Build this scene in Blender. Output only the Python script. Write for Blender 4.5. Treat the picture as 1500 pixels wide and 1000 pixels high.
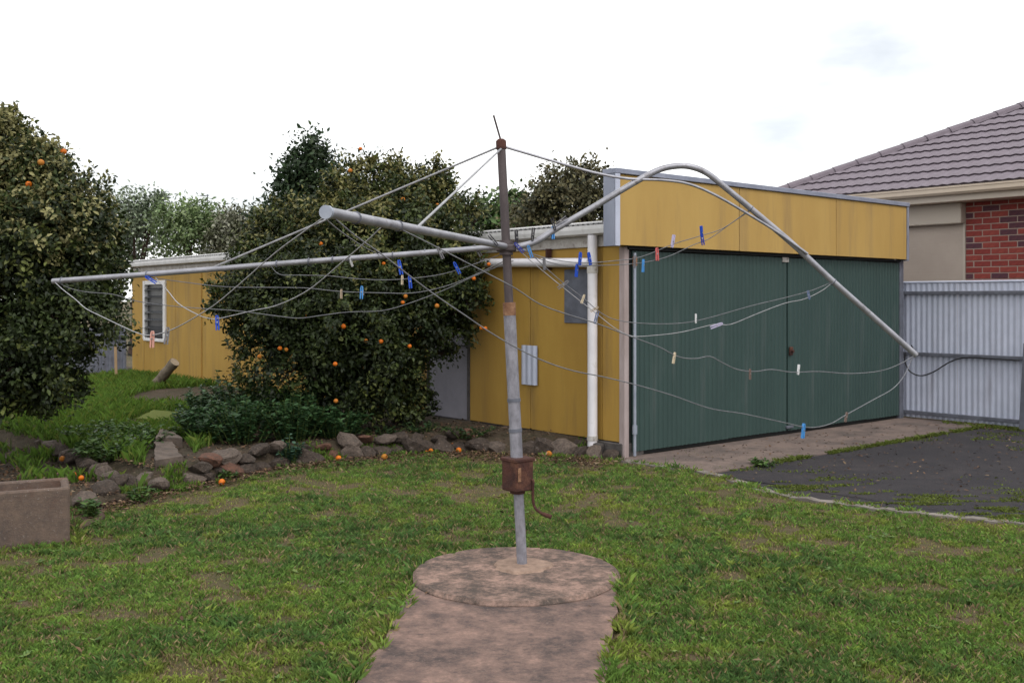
import bpy, bmesh, math, random
import numpy as np
from mathutils import Vector, Matrix
R = math.radians
random.seed(7); rng = np.random.default_rng(7)
sc = bpy.context.scene
C = sc.collection
for o in list(bpy.data.objects): bpy.data.objects.remove(o)

# ------------------------------------------------------------------ camera
CAMH, F, HOR = 1.6, 1487.0, 440.0
cam = bpy.data.cameras.new('camera'); co = bpy.data.objects.new('camera', cam); C.objects.link(co)
co.location = (0, 0, CAMH); co.rotation_euler = (R(90), 0, 0)
cam.sensor_width = 36; cam.lens = F/1500*36; cam.shift_y = -(500-HOR)/1500
cam.clip_start = .05; cam.clip_end = 3000
sc.camera = co
sc.render.resolution_x = 1024; sc.render.resolution_y = 682
# ------------------------------------------------------------------ sky, sun, exposure
SUN_EL, SUN_AZ = R(52), R(150)       # azimuth measured clockwise from +Y: behind the camera, a little to the right
w = bpy.data.worlds.new('World'); sc.world = w; w.use_nodes = True
nt = w.node_tree; nt.nodes.clear()
out = nt.nodes.new('ShaderNodeOutputWorld'); bg = nt.nodes.new('ShaderNodeBackground')
sky = nt.nodes.new('ShaderNodeTexSky'); sky.sky_type = 'NISHITA'; sky.sun_disc = False
sky.sun_elevation = SUN_EL; sky.sun_rotation = SUN_AZ; sky.dust_density = 3; sky.altitude = 50
tc = nt.nodes.new('ShaderNodeTexCoord'); mp = nt.nodes.new('ShaderNodeMapping'); mp.inputs['Scale'].default_value = (1, 1, 2.6); mp.inputs['Location'].default_value = (.35, .2, .1)
nz = nt.nodes.new('ShaderNodeTexNoise'); nz.inputs['Scale'].default_value = 2.1; nz.inputs['Detail'].default_value = 6
cr = nt.nodes.new('ShaderNodeMapRange'); cr.inputs[1].default_value = .34; cr.inputs[2].default_value = .50
cr.inputs[3].default_value = .42; cr.inputs[4].default_value = .97
mx = nt.nodes.new('ShaderNodeMix'); mx.data_type = 'RGBA'
mx.inputs['B'].default_value = (14.6, 14.7, 14.6, 1)          # the white cloud sheet
nt.links.new(tc.outputs['Generated'], mp.inputs['Vector']); nt.links.new(mp.outputs[0], nz.inputs['Vector'])
nt.links.new(nz.outputs['Fac'], cr.inputs[0]); nt.links.new(cr.outputs[0], mx.inputs['Factor'])
nt.links.new(sky.outputs[0], mx.inputs['A']); nt.links.new(mx.outputs['Result'], bg.inputs['Color'])
bg.inputs['Strength'].default_value = .1
nt.links.new(bg.outputs[0], out.inputs[0])
sl = bpy.data.lights.new('sun', 'SUN'); sl.energy = 1.1; sl.angle = R(22); sl.color = (1, .96, .9)
so = bpy.data.objects.new('sun', sl); C.objects.link(so); so.location = (3, -4, 12)
sd = Vector((math.sin(SUN_AZ)*math.cos(SUN_EL), math.cos(SUN_AZ)*math.cos(SUN_EL), math.sin(SUN_EL)))
so.rotation_euler = sd.to_track_quat('Z', 'Y').to_euler()
sc.view_settings.view_transform = 'Standard'; sc.view_settings.look = 'None'
sc.view_settings.exposure = 0.14; sc.view_settings.gamma = 1
sc.render.engine = 'CYCLES'
sc.cycles.max_bounces = 6; sc.cycles.transparent_max_bounces = 6

# ------------------------------------------------------------------ helpers
def at(x, y, d):                     # photograph pixel at distance d -> point of the place
    return Vector(((x-750)/F*d, d, CAMH+(HOR-y)/F*d))
def atz(x, y, z=0.0):                # photograph pixel on the level z
    d = F*(CAMH-z)/(y-HOR); return Vector(((x-750)/F*d, d, z))
CA, SA = math.cos(R(40)), math.sin(R(40))
CX, CY = 1.13, 10.25                 # garage corner
def loc2w(u, v, z=0): return Vector((CX+u*CA-v*SA, CY+u*SA+v*CA, z))
def w2uv(x, y): return ((x-CX)*CA+(y-CY)*SA, -(x-CX)*SA+(y-CY)*CA)

class MB:
    def __init__(s): s.v = []; s.f = []; s.sm = []
    def add(s, vs, fs, smooth=False):
        n = len(s.v); s.v += [tuple(p) for p in vs]; s.f += [tuple(i+n for i in f) for f in fs]; s.sm += [smooth]*len(fs); return s
    def box(s, x0, x1, y0, y1, z0, z1):
        vs = [(x, y, z) for z in (z0, z1) for y in (y0, y1) for x in (x0, x1)]
        return s.add(vs, [(0,2,3,1),(4,5,7,6),(0,1,5,4),(2,6,7,3),(0,4,6,2),(1,3,7,5)])
    def bbox(s, x0, x1, y0, y1, z0, z1, b=.006):    # box with bevelled edges
        bm = bmesh.new(); bmesh.ops.create_cube(bm, size=1)
        for p in bm.verts: p.co = Vector(((x0+x1)/2+p.co.x*(x1-x0), (y0+y1)/2+p.co.y*(y1-y0), (z0+z1)/2+p.co.z*(z1-z0)))
        bmesh.ops.bevel(bm, geom=list(bm.edges), offset=b, segments=1, affect='EDGES')
        bm.verts.index_update()
        s.add([p.co for p in bm.verts], [[q.index for q in f.verts] for f in bm.faces]); bm.free(); return s
    def tube(s, pts, r, n=8, cap=True):
        pts = [Vector(p) for p in pts]; k = len(pts)
        rs = r if isinstance(r, (list, tuple)) else [r]*k
        vs = []; up = None
        for i, p in enumerate(pts):
            t = (pts[min(i+1, k-1)]-pts[max(i-1, 0)]).normalized()
            if up is None: up = t.orthogonal().normalized()
            up = (up-t*up.dot(t)).normalized(); sd_ = t.cross(up)
            for j in range(n):
                a = 2*math.pi*j/n; vs.append(p+(up*math.cos(a)+sd_*math.sin(a))*rs[i])
        fs = [(i*n+j, i*n+(j+1) % n, (i+1)*n+(j+1) % n, (i+1)*n+j) for i in range(k-1) for j in range(n)]
        s.add(vs, fs, True)
        if cap: s.add(vs[:n], [tuple(range(n))[::-1]]); s.add(vs[-n:], [tuple(range(n))])
        return s
    def prism(s, poly, z0, z1):
        n = len(poly); vs = [(x, y, z0) for x, y in poly]+[(x, y, z1) for x, y in poly]
        return s.add(vs, [tuple(range(n))[::-1], tuple(range(n, 2*n))]+[(i, (i+1) % n, n+(i+1) % n, n+i) for i in range(n)])
    def mesh(s, name):
        m = bpy.data.meshes.new(name); m.from_pydata(s.v, [], s.f)
        m.polygons.foreach_set('use_smooth', s.sm); m.update(); return m
    def build(s, name, mat, parent=None, loc=None, rz=None): return link(name, s.mesh(name), mat, parent, loc, rz)
def link(name, me, mat, parent=None, loc=None, rz=None):
    if mat and not me.materials: me.materials.append(M[mat])
    o = bpy.data.objects.new(name, me); C.objects.link(o)
    if parent: o.parent = parent
    if loc is not None: o.location = loc
    if rz is not None: o.rotation_euler = (0, 0, rz)
    return o
def tag(o, label=None, cat=None, group=None, kind=None):
    if label: o['label'] = label
    if cat: o['category'] = cat
    if group: o['group'] = group
    if kind: o['kind'] = kind
    return o
def thing(name, label, cat, loc=(0,0,0), rz=0, group=None):
    o = bpy.data.objects.new(name, None); C.objects.link(o); o.location = loc; o.rotation_euler = (0, 0, rz)
    o.empty_display_size = .1
    return tag(o, label, cat, group)
def smooth(pts, k=5):
    pts = [Vector(p) for p in pts]; o = []
    P = [pts[0]*2-pts[1]]+pts+[pts[-1]*2-pts[-2]]
    for i in range(1, len(P)-2):
        a, b, c, d = P[i-1:i+3]
        for j in range(k):
            t = j/k
            o.append(.5*((2*b)+(c-a)*t+(2*a-5*b+4*c-d)*t*t+(3*b-a-3*c+d)*t**3))
    return o+[pts[-1]]
# value noise for numpy
_tab = rng.random((256, 256))
def vnoise(x, y, s, seed=0):
    x = np.asarray(x)*s+seed*17.3; y = np.asarray(y)*s+seed*9.1
    i = np.floor(x).astype(int); j = np.floor(y).astype(int); fx = x-i; fy = y-j
    fx = fx*fx*(3-2*fx); fy = fy*fy*(3-2*fy)
    g = lambda a, b: _tab[a % 256, b % 256]
    return (g(i,j)*(1-fx)+g(i+1,j)*fx)*(1-fy)+(g(i,j+1)*(1-fx)+g(i+1,j+1)*fx)*fy
def fbm(x, y, s, seed=0): return (vnoise(x,y,s,seed)+.5*vnoise(x,y,2.1*s,seed+1)+.25*vnoise(x,y,4.3*s,seed+2))/1.75

# ------------------------------------------------------------------ materials
M = {}
def mat(name, c1, c2=None, scale=6, rough=.8, metal=0, bump=0, bscale=None, stretch=(1,1,1), lo=.35, hi=.65, c3=None, s3=1.3, lo3=.5, hi3=.7, st3=(1,1,1), spec=.3, detail=6, c4=None, s4=70, lo4=.56, hi4=.64):
    m = bpy.data.materials.new(name); m.use_nodes = True; n = m.node_tree; p = n.nodes['Principled BSDF']
    p.inputs['Roughness'].default_value = rough; p.inputs['Metallic'].default_value = metal
    p.inputs['Specular IOR Level'].default_value = spec
    p.inputs['Base Color'].default_value = (*c1, 1)
    tcn = n.nodes.new('ShaderNodeTexCoord'); src = tcn.outputs['Object']
    def noise(sc_, st, l, h, d=detail, nr=(.8 if detail > 11 else .65)):
        mm = n.nodes.new('ShaderNodeMapping'); mm.inputs['Scale'].default_value = st
        q = n.nodes.new('ShaderNodeTexNoise'); q.inputs['Scale'].default_value = sc_; q.inputs['Detail'].default_value = d; q.inputs['Roughness'].default_value = nr
        rr = n.nodes.new('ShaderNodeMapRange'); rr.inputs[1].default_value = l; rr.inputs[2].default_value = h
        n.links.new(src, mm.inputs[0]); n.links.new(mm.outputs[0], q.inputs['Vector']); n.links.new(q.outputs['Fac'], rr.inputs[0])
        return rr.outputs[0], q.outputs['Fac']
    col = None
    def mixc(f, a, b):
        x = n.nodes.new('ShaderNodeMix'); x.data_type = 'RGBA'; n.links.new(f, x.inputs['Factor'])
        if hasattr(a, 'links'): n.links.new(a, x.inputs['A'])
        else: x.inputs['A'].default_value = (*a, 1)
        if hasattr(b, 'links'): n.links.new(b, x.inputs['B'])
        else: x.inputs['B'].default_value = (*b, 1)
        return x.outputs['Result']
    if c2: col = mixc(noise(scale, stretch, lo, hi)[0], c1, c2)
    if c3: col = mixc(noise(s3, st3, lo3, hi3)[0], col if col else c1, c3)
    if c4: col = mixc(noise(s4, (1,1,1), lo4, hi4, 3)[0], col if col else c1, c4)
    if col: n.links.new(col, p.inputs['Base Color'])
    if bump:
        b = n.nodes.new('ShaderNodeBump'); b.inputs['Strength'].default_value = bump; b.inputs['Distance'].default_value = .02
        n.links.new(noise(bscale or scale*4, (1,1,1), 0, 1)[1], b.inputs['Height']); n.links.new(b.outputs[0], p.inputs['Normal'])
    M[name] = m; return m
def attr_mat(name, rough=.5, trans=.25, spec=.35):
    m = bpy.data.materials.new(name); m.use_nodes = True; n = m.node_tree; p = n.nodes['Principled BSDF']
    a = n.nodes.new('ShaderNodeAttribute'); a.attribute_name = 'Col'
    p.inputs['Roughness'].default_value = rough; p.inputs['Specular IOR Level'].default_value = spec
    n.links.new(a.outputs['Color'], p.inputs['Base Color'])
    if trans:
        t = n.nodes.new('ShaderNodeBsdfTranslucent'); x = n.nodes.new('ShaderNodeMixShader'); x.inputs[0].default_value = trans
        n.links.new(a.outputs['Color'], t.inputs['Color']); n.links.new(p.outputs[0], x.inputs[1]); n.links.new(t.outputs[0], x.inputs[2])
        n.links.new(x.outputs[0], n.nodes['Material Output'].inputs['Surface'])
    M[name] = m
attr_mat('leaf', .5, .22, .3); attr_mat('blade', .6, .3, .2); attr_mat('litter', .9, 0, .1)
mat('yellow', (.40,.245,.052), (.34,.20,.042), 2.2, .75, bump=.12, bscale=60, stretch=(1,1,.25), c3=(.22,.14,.05), s3=3.5, lo3=.51, hi3=.78, st3=(1,1,.12))
mat('yellow_pale', (.44,.285,.088), (.39,.245,.074), 2.2, .75, bump=.08, bscale=60, stretch=(1,1,.25), c3=(.25,.165,.08), s3=4.5, lo3=.49, hi3=.8, st3=(1,1,.1))
mat('batten', (.36,.19,.03), (.28,.15,.03), 4, .8)
mat('green_steel', (.036,.068,.062), (.030,.057,.053), 1.5, .5, stretch=(1,1,.3), spec=.4, c3=(.062,.085,.082), s3=5, lo3=.55, hi3=.8, st3=(1,1,.1))
mat('galv', (.36,.39,.46), (.27,.30,.37), 9, .5, .35, c3=(.22,.23,.27), s3=2.2, lo3=.55, hi3=.8, st3=(1,1,.3))
mat('galv_light', (.53,.56,.68), (.45,.48,.59), 3, .55, .15, c3=(.36,.36,.43), s3=4, lo3=.55, hi3=.85, st3=(1,1,.15))
mat('galv_dark', (.16,.17,.21), (.11,.115,.14), 7, .6, .3)
mat('flash', (.30,.32,.40), (.23,.25,.32), 5, .5, .3, stretch=(1,1,.4))
mat('roof_iron', (.40,.41,.42), (.27,.27,.27), 3, .6, .2, c3=(.2,.13,.09), s3=2.5, lo3=.58, hi3=.75)
mat('white_paint', (.68,.67,.68), (.56,.55,.55), 4, .5, c3=(.40,.38,.36), s3=6, lo3=.58, hi3=.78)
mat('old_white', (.50,.48,.46), (.36,.33,.31), 9, .85, bump=.2, c3=(.22,.19,.17), s3=14, lo3=.55, hi3=.68)
mat('white_pipe', (.74,.72,.76), (.64,.62,.66), 3, .35, c3=(.42,.40,.37), s3=7, lo3=.6, hi3=.85, spec=.5)
mat('grey_door', (.26,.25,.29), (.21,.2,.235), 3, .7)
mat('pink_timber', (.40,.33,.33), (.28,.22,.21), 8, .85, stretch=(1,1,.2))
mat('dark_gap', (.02,.02,.02), None, rough=.9)
mat('dark_stone', (.055,.05,.05), (.10,.09,.085), 9, .95, bump=.5)
mat('stone', (.085,.063,.050), (.038,.030,.026), 5, .95, bump=.9, bscale=14, c3=(.19,.16,.145), s3=7, lo3=.58, hi3=.68)
mat('stone_pale', (.155,.12,.10), (.07,.054,.046), 6, .95, bump=.6, bscale=16, c3=(.09,.08,.07), s3=8, lo3=.56, hi3=.66)
mat('stone_red', (.16,.075,.05), (.08,.045,.035), 6, .95, bump=.6, bscale=16, c3=(.07,.06,.05), s3=8, lo3=.56, hi3=.66)
mat('slab', (.35,.23,.185), (.17,.115,.095), 9, .95, bump=.7, bscale=45, lo=.40, hi=.58, c3=(.075,.060,.052), s3=4.5, lo3=.42, hi3=.60, detail=15, c4=(.21,.155,.13), s4=45, lo4=.56, hi4=.70)
mat('slab_new', (.34,.235,.18), (.19,.13,.10), 14, .95, bump=.5, bscale=60)
mat('path', (.35,.225,.18), (.17,.115,.10), 8, .95, bump=.7, bscale=45, lo=.38, hi=.6, c3=(.070,.055,.053), s3=3.0, lo3=.42, hi3=.62, detail=15, c4=(.20,.15,.13), s4=45, lo4=.57, hi4=.72)
mat('apron', (.23,.17,.145), (.125,.095,.085), 1.3, .95, bump=.3, bscale=50, c3=(.085,.07,.066), s3=2.2, lo3=.44, hi3=.64, detail=12, c4=(.30,.25,.22), s4=60, lo4=.62, hi4=.70)
mat('kerb', (.25,.22,.20), (.13,.115,.10), 5, .95, bump=.4, bscale=40, c3=(.10,.09,.08), s3=6, lo3=.55, hi3=.7)
mat('asphalt', (.030,.028,.034), (.048,.043,.047), 2.5, .95, bump=.9, bscale=110, c3=(.075,.062,.062), s3=1.1, lo3=.5, hi3=.72, detail=12, c4=(.13,.12,.12), s4=90, lo4=.62, hi4=.70)
mat('moss', (.11,.13,.02), (.07,.09,.015), 20, 1, bump=.6)
mat('lawn_soil', (.080,.070,.030), (.115,.080,.052), 3.2, 1, bump=.9, bscale=60, c3=(.060,.066,.022), s3=9)
mat('soil', (.105,.068,.05), (.06,.04,.032), 6, 1, bump=.8, bscale=40, c3=(.16,.11,.085), s3=22, lo3=.56, hi3=.66)
mat('terrace_soil', (.040,.034,.020), (.062,.044,.031), 5, 1, bump=1, bscale=24, c4=(.10,.075,.05), s4=40, lo4=.58, hi4=.66)
mat('trough', (.20,.14,.108), (.095,.075,.068), 7, .95, bump=.9, bscale=45, c3=(.19,.095,.06), s3=1.8, lo3=.5, hi3=.75, st3=(1,1,1), detail=12, c4=(.25,.21,.19), s4=45, lo4=.60, hi4=.68)
mat('pipe', (.36,.36,.40), (.25,.25,.28), 10, .45, .5, c3=(.17,.15,.15), s3=16, lo3=.57, hi3=.72)
mat('post', (.29,.285,.325), (.17,.165,.19), 26, .6, .25, bump=.25, stretch=(1,1,.5), c3=(.17,.09,.055), s3=11, lo3=.66, hi3=.74)
mat('mast', (.105,.085,.088), (.065,.052,.055), 12, .7, .2, stretch=(1,1,.4))
mat('rust', (.085,.034,.025), (.042,.020,.018), 14, .9, bump=.5, c3=(.13,.06,.038), s3=9, lo3=.55, hi3=.7)
mat('rust_light', (.30,.17,.10), (.16,.075,.045), 22, .9, bump=.5)
mat('line', (.19,.195,.21), (.12,.12,.135), 30, .5, .2)
mat('line_pale', (.36,.36,.38), (.24,.24,.26), 30, .5, .1)
mat('black', (.015,.015,.017), None, rough=.5)
mat('bark', (.075,.048,.036), (.04,.027,.022), 10, .95, bump=.8, stretch=(1,1,.3))
mat('log_bark', (.19,.155,.115), (.10,.08,.06), 12, .95, bump=.8)
mat('log_end', (.33,.27,.20), (.24,.19,.14), 14, .9)
mat('orange_dull', (.48,.15,.02), (.36,.16,.02), 9, .6, bump=.3, bscale=120)
mat('orange', (.66,.17,.010), (.50,.11,.006), 20, .45, bump=.2, bscale=180)
mat('stake', (.36,.25,.15), (.25,.17,.1), 12, .9, stretch=(1,1,.2))
mat('stem', (.07,.10,.025), None, rough=.7)
mat('tile', (.195,.165,.195), (.150,.125,.148), 5, .75, bump=.25, bscale=60)
mat('cap', (.18,.15,.178), (.138,.115,.136), 5, .75, bump=.25, bscale=60)
mat('cream', (.62,.52,.42), (.56,.47,.38), 2, .5)
mat('shutter', (.42,.35,.30), (.37,.305,.26), 1.5, .55)
mat('shutter_box', (.46,.40,.34), None, rough=.5)
mat('brick_red', (.26,.048,.040), (.19,.038,.034), 20, .9, bump=.4, bscale=80)
mat('brick_mid', (.23,.045,.04), (.30,.066,.05), 16, .9, bump=.4, bscale=80)
mat('brick_dark', (.12,.045,.055), (.075,.035,.05), 20, .9, bump=.4, bscale=80)
mat('mortar', (.36,.27,.23), (.30,.23,.20), 20, .95)
mat('glass_and_dark_room', (.02,.022,.026), (.05,.05,.055), 3, .3, spec=.3)
mat('louvre_pale', (.08,.085,.10), (.05,.055,.06), 4, .25, spec=.5)
for k_, c_ in dict(peg_blue=(.012,.075,.52), peg_navy=(.02,.03,.26), peg_light=(.06,.26,.62), peg_pink=(.66,.34,.28), peg_red=(.58,.12,.12), peg_wood=(.40,.31,.22),
                   peg_grey=(.17,.165,.18), peg_dark=(.03,.028,.035), peg_white=(.70,.70,.72), peg_cream=(.60,.50,.36), peg_lilac=(.46,.42,.60), peg_steelblue=(.12,.16,.28), peg_brown=(.15,.10,.085)).items():
    mat(k_, c_, tuple(x*.82 for x in c_), 60, .5)
mat('spring', (.3,.3,.3), None, rough=.4, metal=.8)

# ------------------------------------------------------------------ leaves and blades
def quad_leaves(P, D, N, L, W, col, fold=.25):
    """P base, D direction, N rough normal, L length, W half width; returns mesh of folded leaves"""
    n = len(P)
    D = D/np.linalg.norm(D, axis=1, keepdims=True)
    S = np.cross(D, N); S /= (np.linalg.norm(S, axis=1, keepdims=True)+1e-9)
    U = np.cross(S, D)
    L = L[:, None]; W = W[:, None]
    v = np.empty((n, 6, 3))
    v[:,0] = P
    v[:,1] = P+D*L*.38+S*W+U*W*fold
    v[:,2] = P+D*L*.75+S*W*.72+U*W*fold*.4-U*L*.04
    v[:,3] = P+D*L-U*L*.12
    v[:,4] = P+D*L*.75-S*W*.72+U*W*fold*.4-U*L*.04
    v[:,5] = P+D*L*.38-S*W+U*W*fold
    f = np.array([[0,1,2,3],[0,3,4,5]])[None]+(np.arange(n)*6)[:,None,None]
    return mesh_np(v.reshape(-1,3), f.reshape(-1,4), np.repeat(col, 6, axis=0))
def mesh_np(v, f, col):
    me = bpy.data.meshes.new('foliage'); nv, nf, k = len(v), len(f), f.shape[1]
    me.vertices.add(nv); me.vertices.foreach_set('co', v.astype(np.float32).ravel())
    me.loops.add(nf*k); me.loops.foreach_set('vertex_index', f.astype(np.int32).ravel())
    me.polygons.add(nf); me.polygons.foreach_set('loop_start', np.arange(0, nf*k, k, dtype=np.int32))
    a = me.color_attributes.new('Col', 'FLOAT_COLOR', 'POINT')
    c = np.ones((nv, 4), np.float32); c[:,:3] = col; a.data.foreach_set('color', c.ravel())
    me.update(calc_edges=True); me.validate(); return me
def unit(n):
    a = rng.normal(size=(n,3)); return a/np.linalg.norm(a, axis=1, keepdims=True)
def pick(cols, n, p=None, jit=.18):
    cols = np.array(cols); i = rng.choice(len(cols), n, p=p)
    return cols[i]*(1+rng.uniform(-jit, jit, (n,1)))
def crown(lobes, nclus, per, leafL, cols, probs, spread=.16, clip=True, sprigs=60, base=(0,0,0), flush=None, inner=.25):
    lobes = np.array(lobes, float)         # x y z rx rz
    area = lobes[:,3]**2; li = rng.choice(len(lobes), nclus, p=area/area.sum())
    d = unit(nclus); d[:,2] = np.where(d[:,2] < -.5, -d[:,2]*.7, d[:,2])
    rad = 1-np.abs(rng.normal(0, inner, nclus)); rad = np.clip(rad, .1, 1.05)
    lump = .56+.80*fbm(d[:,0]*2+li*3.1, d[:,1]*2+d[:,2]*2.7, 1.7)
    ctr = lobes[li,:3]+d*(rad*lump)[:,None]*np.stack([lobes[li,3], lobes[li,3], lobes[li,4]], 1)
    out_ = d
    # sprigs that stand out of the outline
    si = rng.choice(len(lobes), sprigs, p=area/area.sum()); dd = unit(sprigs); dd[:,2] = np.abs(dd[:,2])*.9
    sl_ = rng.uniform(.3, 1.25, (sprigs,1))
    for k in range(9):
        wob = np.stack([lobes[si,3], lobes[si,3], lobes[si,4]],1)*(.86+.05*k*sl_)+rng.normal(0,.012,(sprigs,3))
        ctr = np.vstack([ctr, lobes[si,:3]+dd*wob]); out_ = np.vstack([out_, dd])
    n = len(ctr); per_n = np.full(n, per); per_n[nclus:] = max(3, per//3)
    ci = np.repeat(np.arange(n), per_n); m = len(ci)
    sp = np.where(ci < nclus, spread, spread*.5)
    P = ctr[ci]+rng.normal(size=(m,3))*sp[:,None]*.6
    D = out_[ci]*.7+unit(m)*.9+np.array([0,0,-.15]); N = out_[ci]*.8+unit(m)*.7+np.array([0,0,.6])
    L = leafL*rng.uniform(.65, 1.25, m); W = L*rng.uniform(.22, .32, m)
    clc = pick(cols, n, probs, .2); col = clc[ci]*(1+rng.uniform(-.5, .5, (m,1)))  # random leaf brightness, its bright end painting in glossy highlights
    if flush is not None:
        fm = (rng.random(n) < flush[0]*np.clip((ctr[:,2]-flush[2])/flush[3], 0, 1))[ci]
        col[fm] = np.array(flush[1])*(1+rng.uniform(-.3, .3, (fm.sum(),1)))
    ok = P[:,2] > .2
    if clip:
        u, v = w2uv(P[:,0], P[:,1]); ok &= ~((u > -.12) & (v > -.3) & (v < 14.2) & (P[:,2] < 2.62))
    P, D, N, L, W, col = P[ok], D[ok], N[ok], L[ok], W[ok], col[ok]
    return quad_leaves(P-np.array(base), D, N, L, W, np.clip(col, .002, 1))
def tree(name, label, base, lobes, nclus, per, leafL, cols, probs, trunk_r, group=None, **kw):
    base = Vector(base); t = thing(name, label, 'tree', base, 0, group)
    t_mb = MB(); top = Vector((0,0,0))
    lob = [Vector(l[:3])-base for l in lobes]; cen = sum(lob, Vector())/len(lob)
    fork = Vector((cen.x*.35, cen.y*.35, max(.5, cen.z*.45)))
    t_mb.tube(smooth([(0,0,-.05), fork*.5+Vector((.05,.03,0)), fork], 4), [trunk_r*(1.25-.45*i/8) for i in range(9)], 9)
    for l, lr in zip(lob, [q[3] for q in lobes]):
        mid = fork.lerp(l, .5)+Vector((random.uniform(-.1,.1), random.uniform(-.1,.1), .1))
        pts = smooth([fork, mid, l], 4); t_mb.tube(pts, [trunk_r*.55*(1-.8*i/(len(pts)-1)) for i in range(len(pts))], 6)
        for _ in range(4):
            e = l+Vector(unit(1)[0])*min(.45, lr*.75); t_mb.tube([mid.lerp(l, .6), l.lerp(e, .5)+Vector((0,0,.05)), e], [trunk_r*.22, trunk_r*.14, .004], 5)
    t_mb.build('trunk', 'bark', t)
    link('crown', crown(lobes, nclus, per, leafL, cols, probs, base=base, **kw), 'leaf', t)
    return t
def sphere_mesh(r=.036, seg=14, rings=9, squash=.95):
    bm = bmesh.new(); bmesh.ops.create_uvsphere(bm, u_segments=seg, v_segments=rings, radius=r)
    for p in bm.verts:
        p.co.z *= squash; q = math.hypot(p.co.x, p.co.y)
        if p.co.z > 0 and q < r*.3: p.co.z -= r*.06
    me = bpy.data.meshes.new('orange')
    for f in bm.faces: f.smooth = True
    bm.to_mesh(me); bm.free(); return me
# ================================================================== GROUND
def sheet(name, pts, z, m, kind='structure', cuts=None, thick=None):
    mb = MB()
    if thick: mb.prism(pts, z-thick, z)
    else: mb.add([(x, y, z) for x, y in pts], [tuple(range(len(pts)))])
    return tag(mb.build(name, m), kind=kind)
sheet('ground', [(-1500,-1500),(1500,-1500),(1500,1500),(-1500,1500)], -.03, 'lawn_soil')
# lawn: a finely uneven sheet
nx, ny = 150, 110; gx = np.linspace(-11, 11, nx); gy = np.linspace(1.5, 13, ny)
KERB = [loc2w(-.12, -.12), loc2w(-.12,-.55), loc2w(-.08, -1.2), Vector((2.14,8.42,0)), Vector((2.62,7.90,0)), Vector((3.1,7.56,0)), Vector((3.66,7.22,0)), Vector((4.6,6.8,0)), Vector((7.5,5.9,0)), Vector((12,4.9,0))]
KERB = [Vector((p.x, p.y, 0)) for p in KERB]; KS = smooth(KERB, 8)
kx = np.array([p.x for p in KS]); ky = np.array([p.y for p in KS])
def beyond_kerb(x, y): return (x > 1.1) & (y > np.interp(x, kx, ky))
WALLP = [(.98,10.22),(.55,10.42),(.1,10.62),(-.44,10.78),(-.9,10.68),(-1.33,10.45),(-1.85,10.12),(-2.28,9.68),(-2.6,9.15),(-2.85,8.65),(-3.02,8.2),(-3.2,7.86),(-3.45,7.72)]
wx = np.array([p[0] for p in WALLP])[::-1]; wy = np.array([p[1] for p in WALLP])[::-1]
def behind_stones(x, y): return (x < .98) & (y > np.interp(x, wx, wy, left=7.6))
verts = []; faces = []
lx, ly = np.meshgrid(gx, gy); lz = (fbm(lx, ly, 1.1, 3)-.5)*.035
lz = np.where(beyond_kerb(lx, ly-.25), -.025, lz); lz = np.where(np.hypot(lx-.02, ly-5.82) < .75, -.012, lz); lz = np.where((np.abs(lx+.05) < .7) & (ly < 5.9), -.012, lz)
vv = np.stack([lx.ravel(), ly.ravel(), lz.ravel()], 1)
idx = np.arange(nx*ny).reshape(ny, nx)
ff = np.stack([idx[:-1,:-1].ravel(), idx[:-1,1:].ravel(), idx[1:,1:].ravel(), idx[1:,:-1].ravel()], 1)
cc = np.full((len(vv),3), .1)
tag(link('lawn', mesh_np(vv, ff, cc), 'lawn_soil'), kind='structure')
# concrete apron before the doors, asphalt yard, kerb
apr = [loc2w(-.1,.0), loc2w(5.5,.0), loc2w(5.5,-1.15), loc2w(-.1,-1.15)]
apron = tag(MB().prism([(p.x,p.y) for p in apr], -.05, .018).build('concrete_apron', 'apron'), kind='structure')
sheet('asphalt_yard', [(p.x, p.y) for p in ([loc2w(-.1,-1.154), loc2w(6.2,-1.154)]+[Vector((20,6,0)), Vector((14,4.6,0))]+[p for p in reversed(KS) if p.x > 1.5])], .006, 'asphalt')
kb = MB(); kl = []; kr = []
for i, p in enumerate(KS):
    t = (KS[min(i+1,len(KS)-1)]-KS[max(i-1,0)]).normalized(); n_ = Vector((-t.y, t.x, 0)); w_ = .05+.012*math.sin(i*1.7)
    kl.append(p+n_*w_); kr.append(p-n_*w_)
for i in range(len(KS)-1):
    a, b, c, d = kl[i], kl[i+1], kr[i+1], kr[i]; h0 = .020+.006*math.sin(i*2.3); h1 = .020+.006*math.sin((i+1)*2.3)
    kb.add([(a.x,a.y,-.05),(b.x,b.y,-.05),(c.x,c.y,-.05),(d.x,d.y,-.05),(a.x,a.y,h0),(b.x,b.y,h1),(c.x,c.y,h1),(d.x,d.y,h0)], [(4,5,6,7),(0,1,5,4),(3,7,6,2)])
tag(kb.build('kerb', 'kerb'), kind='structure')
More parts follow.
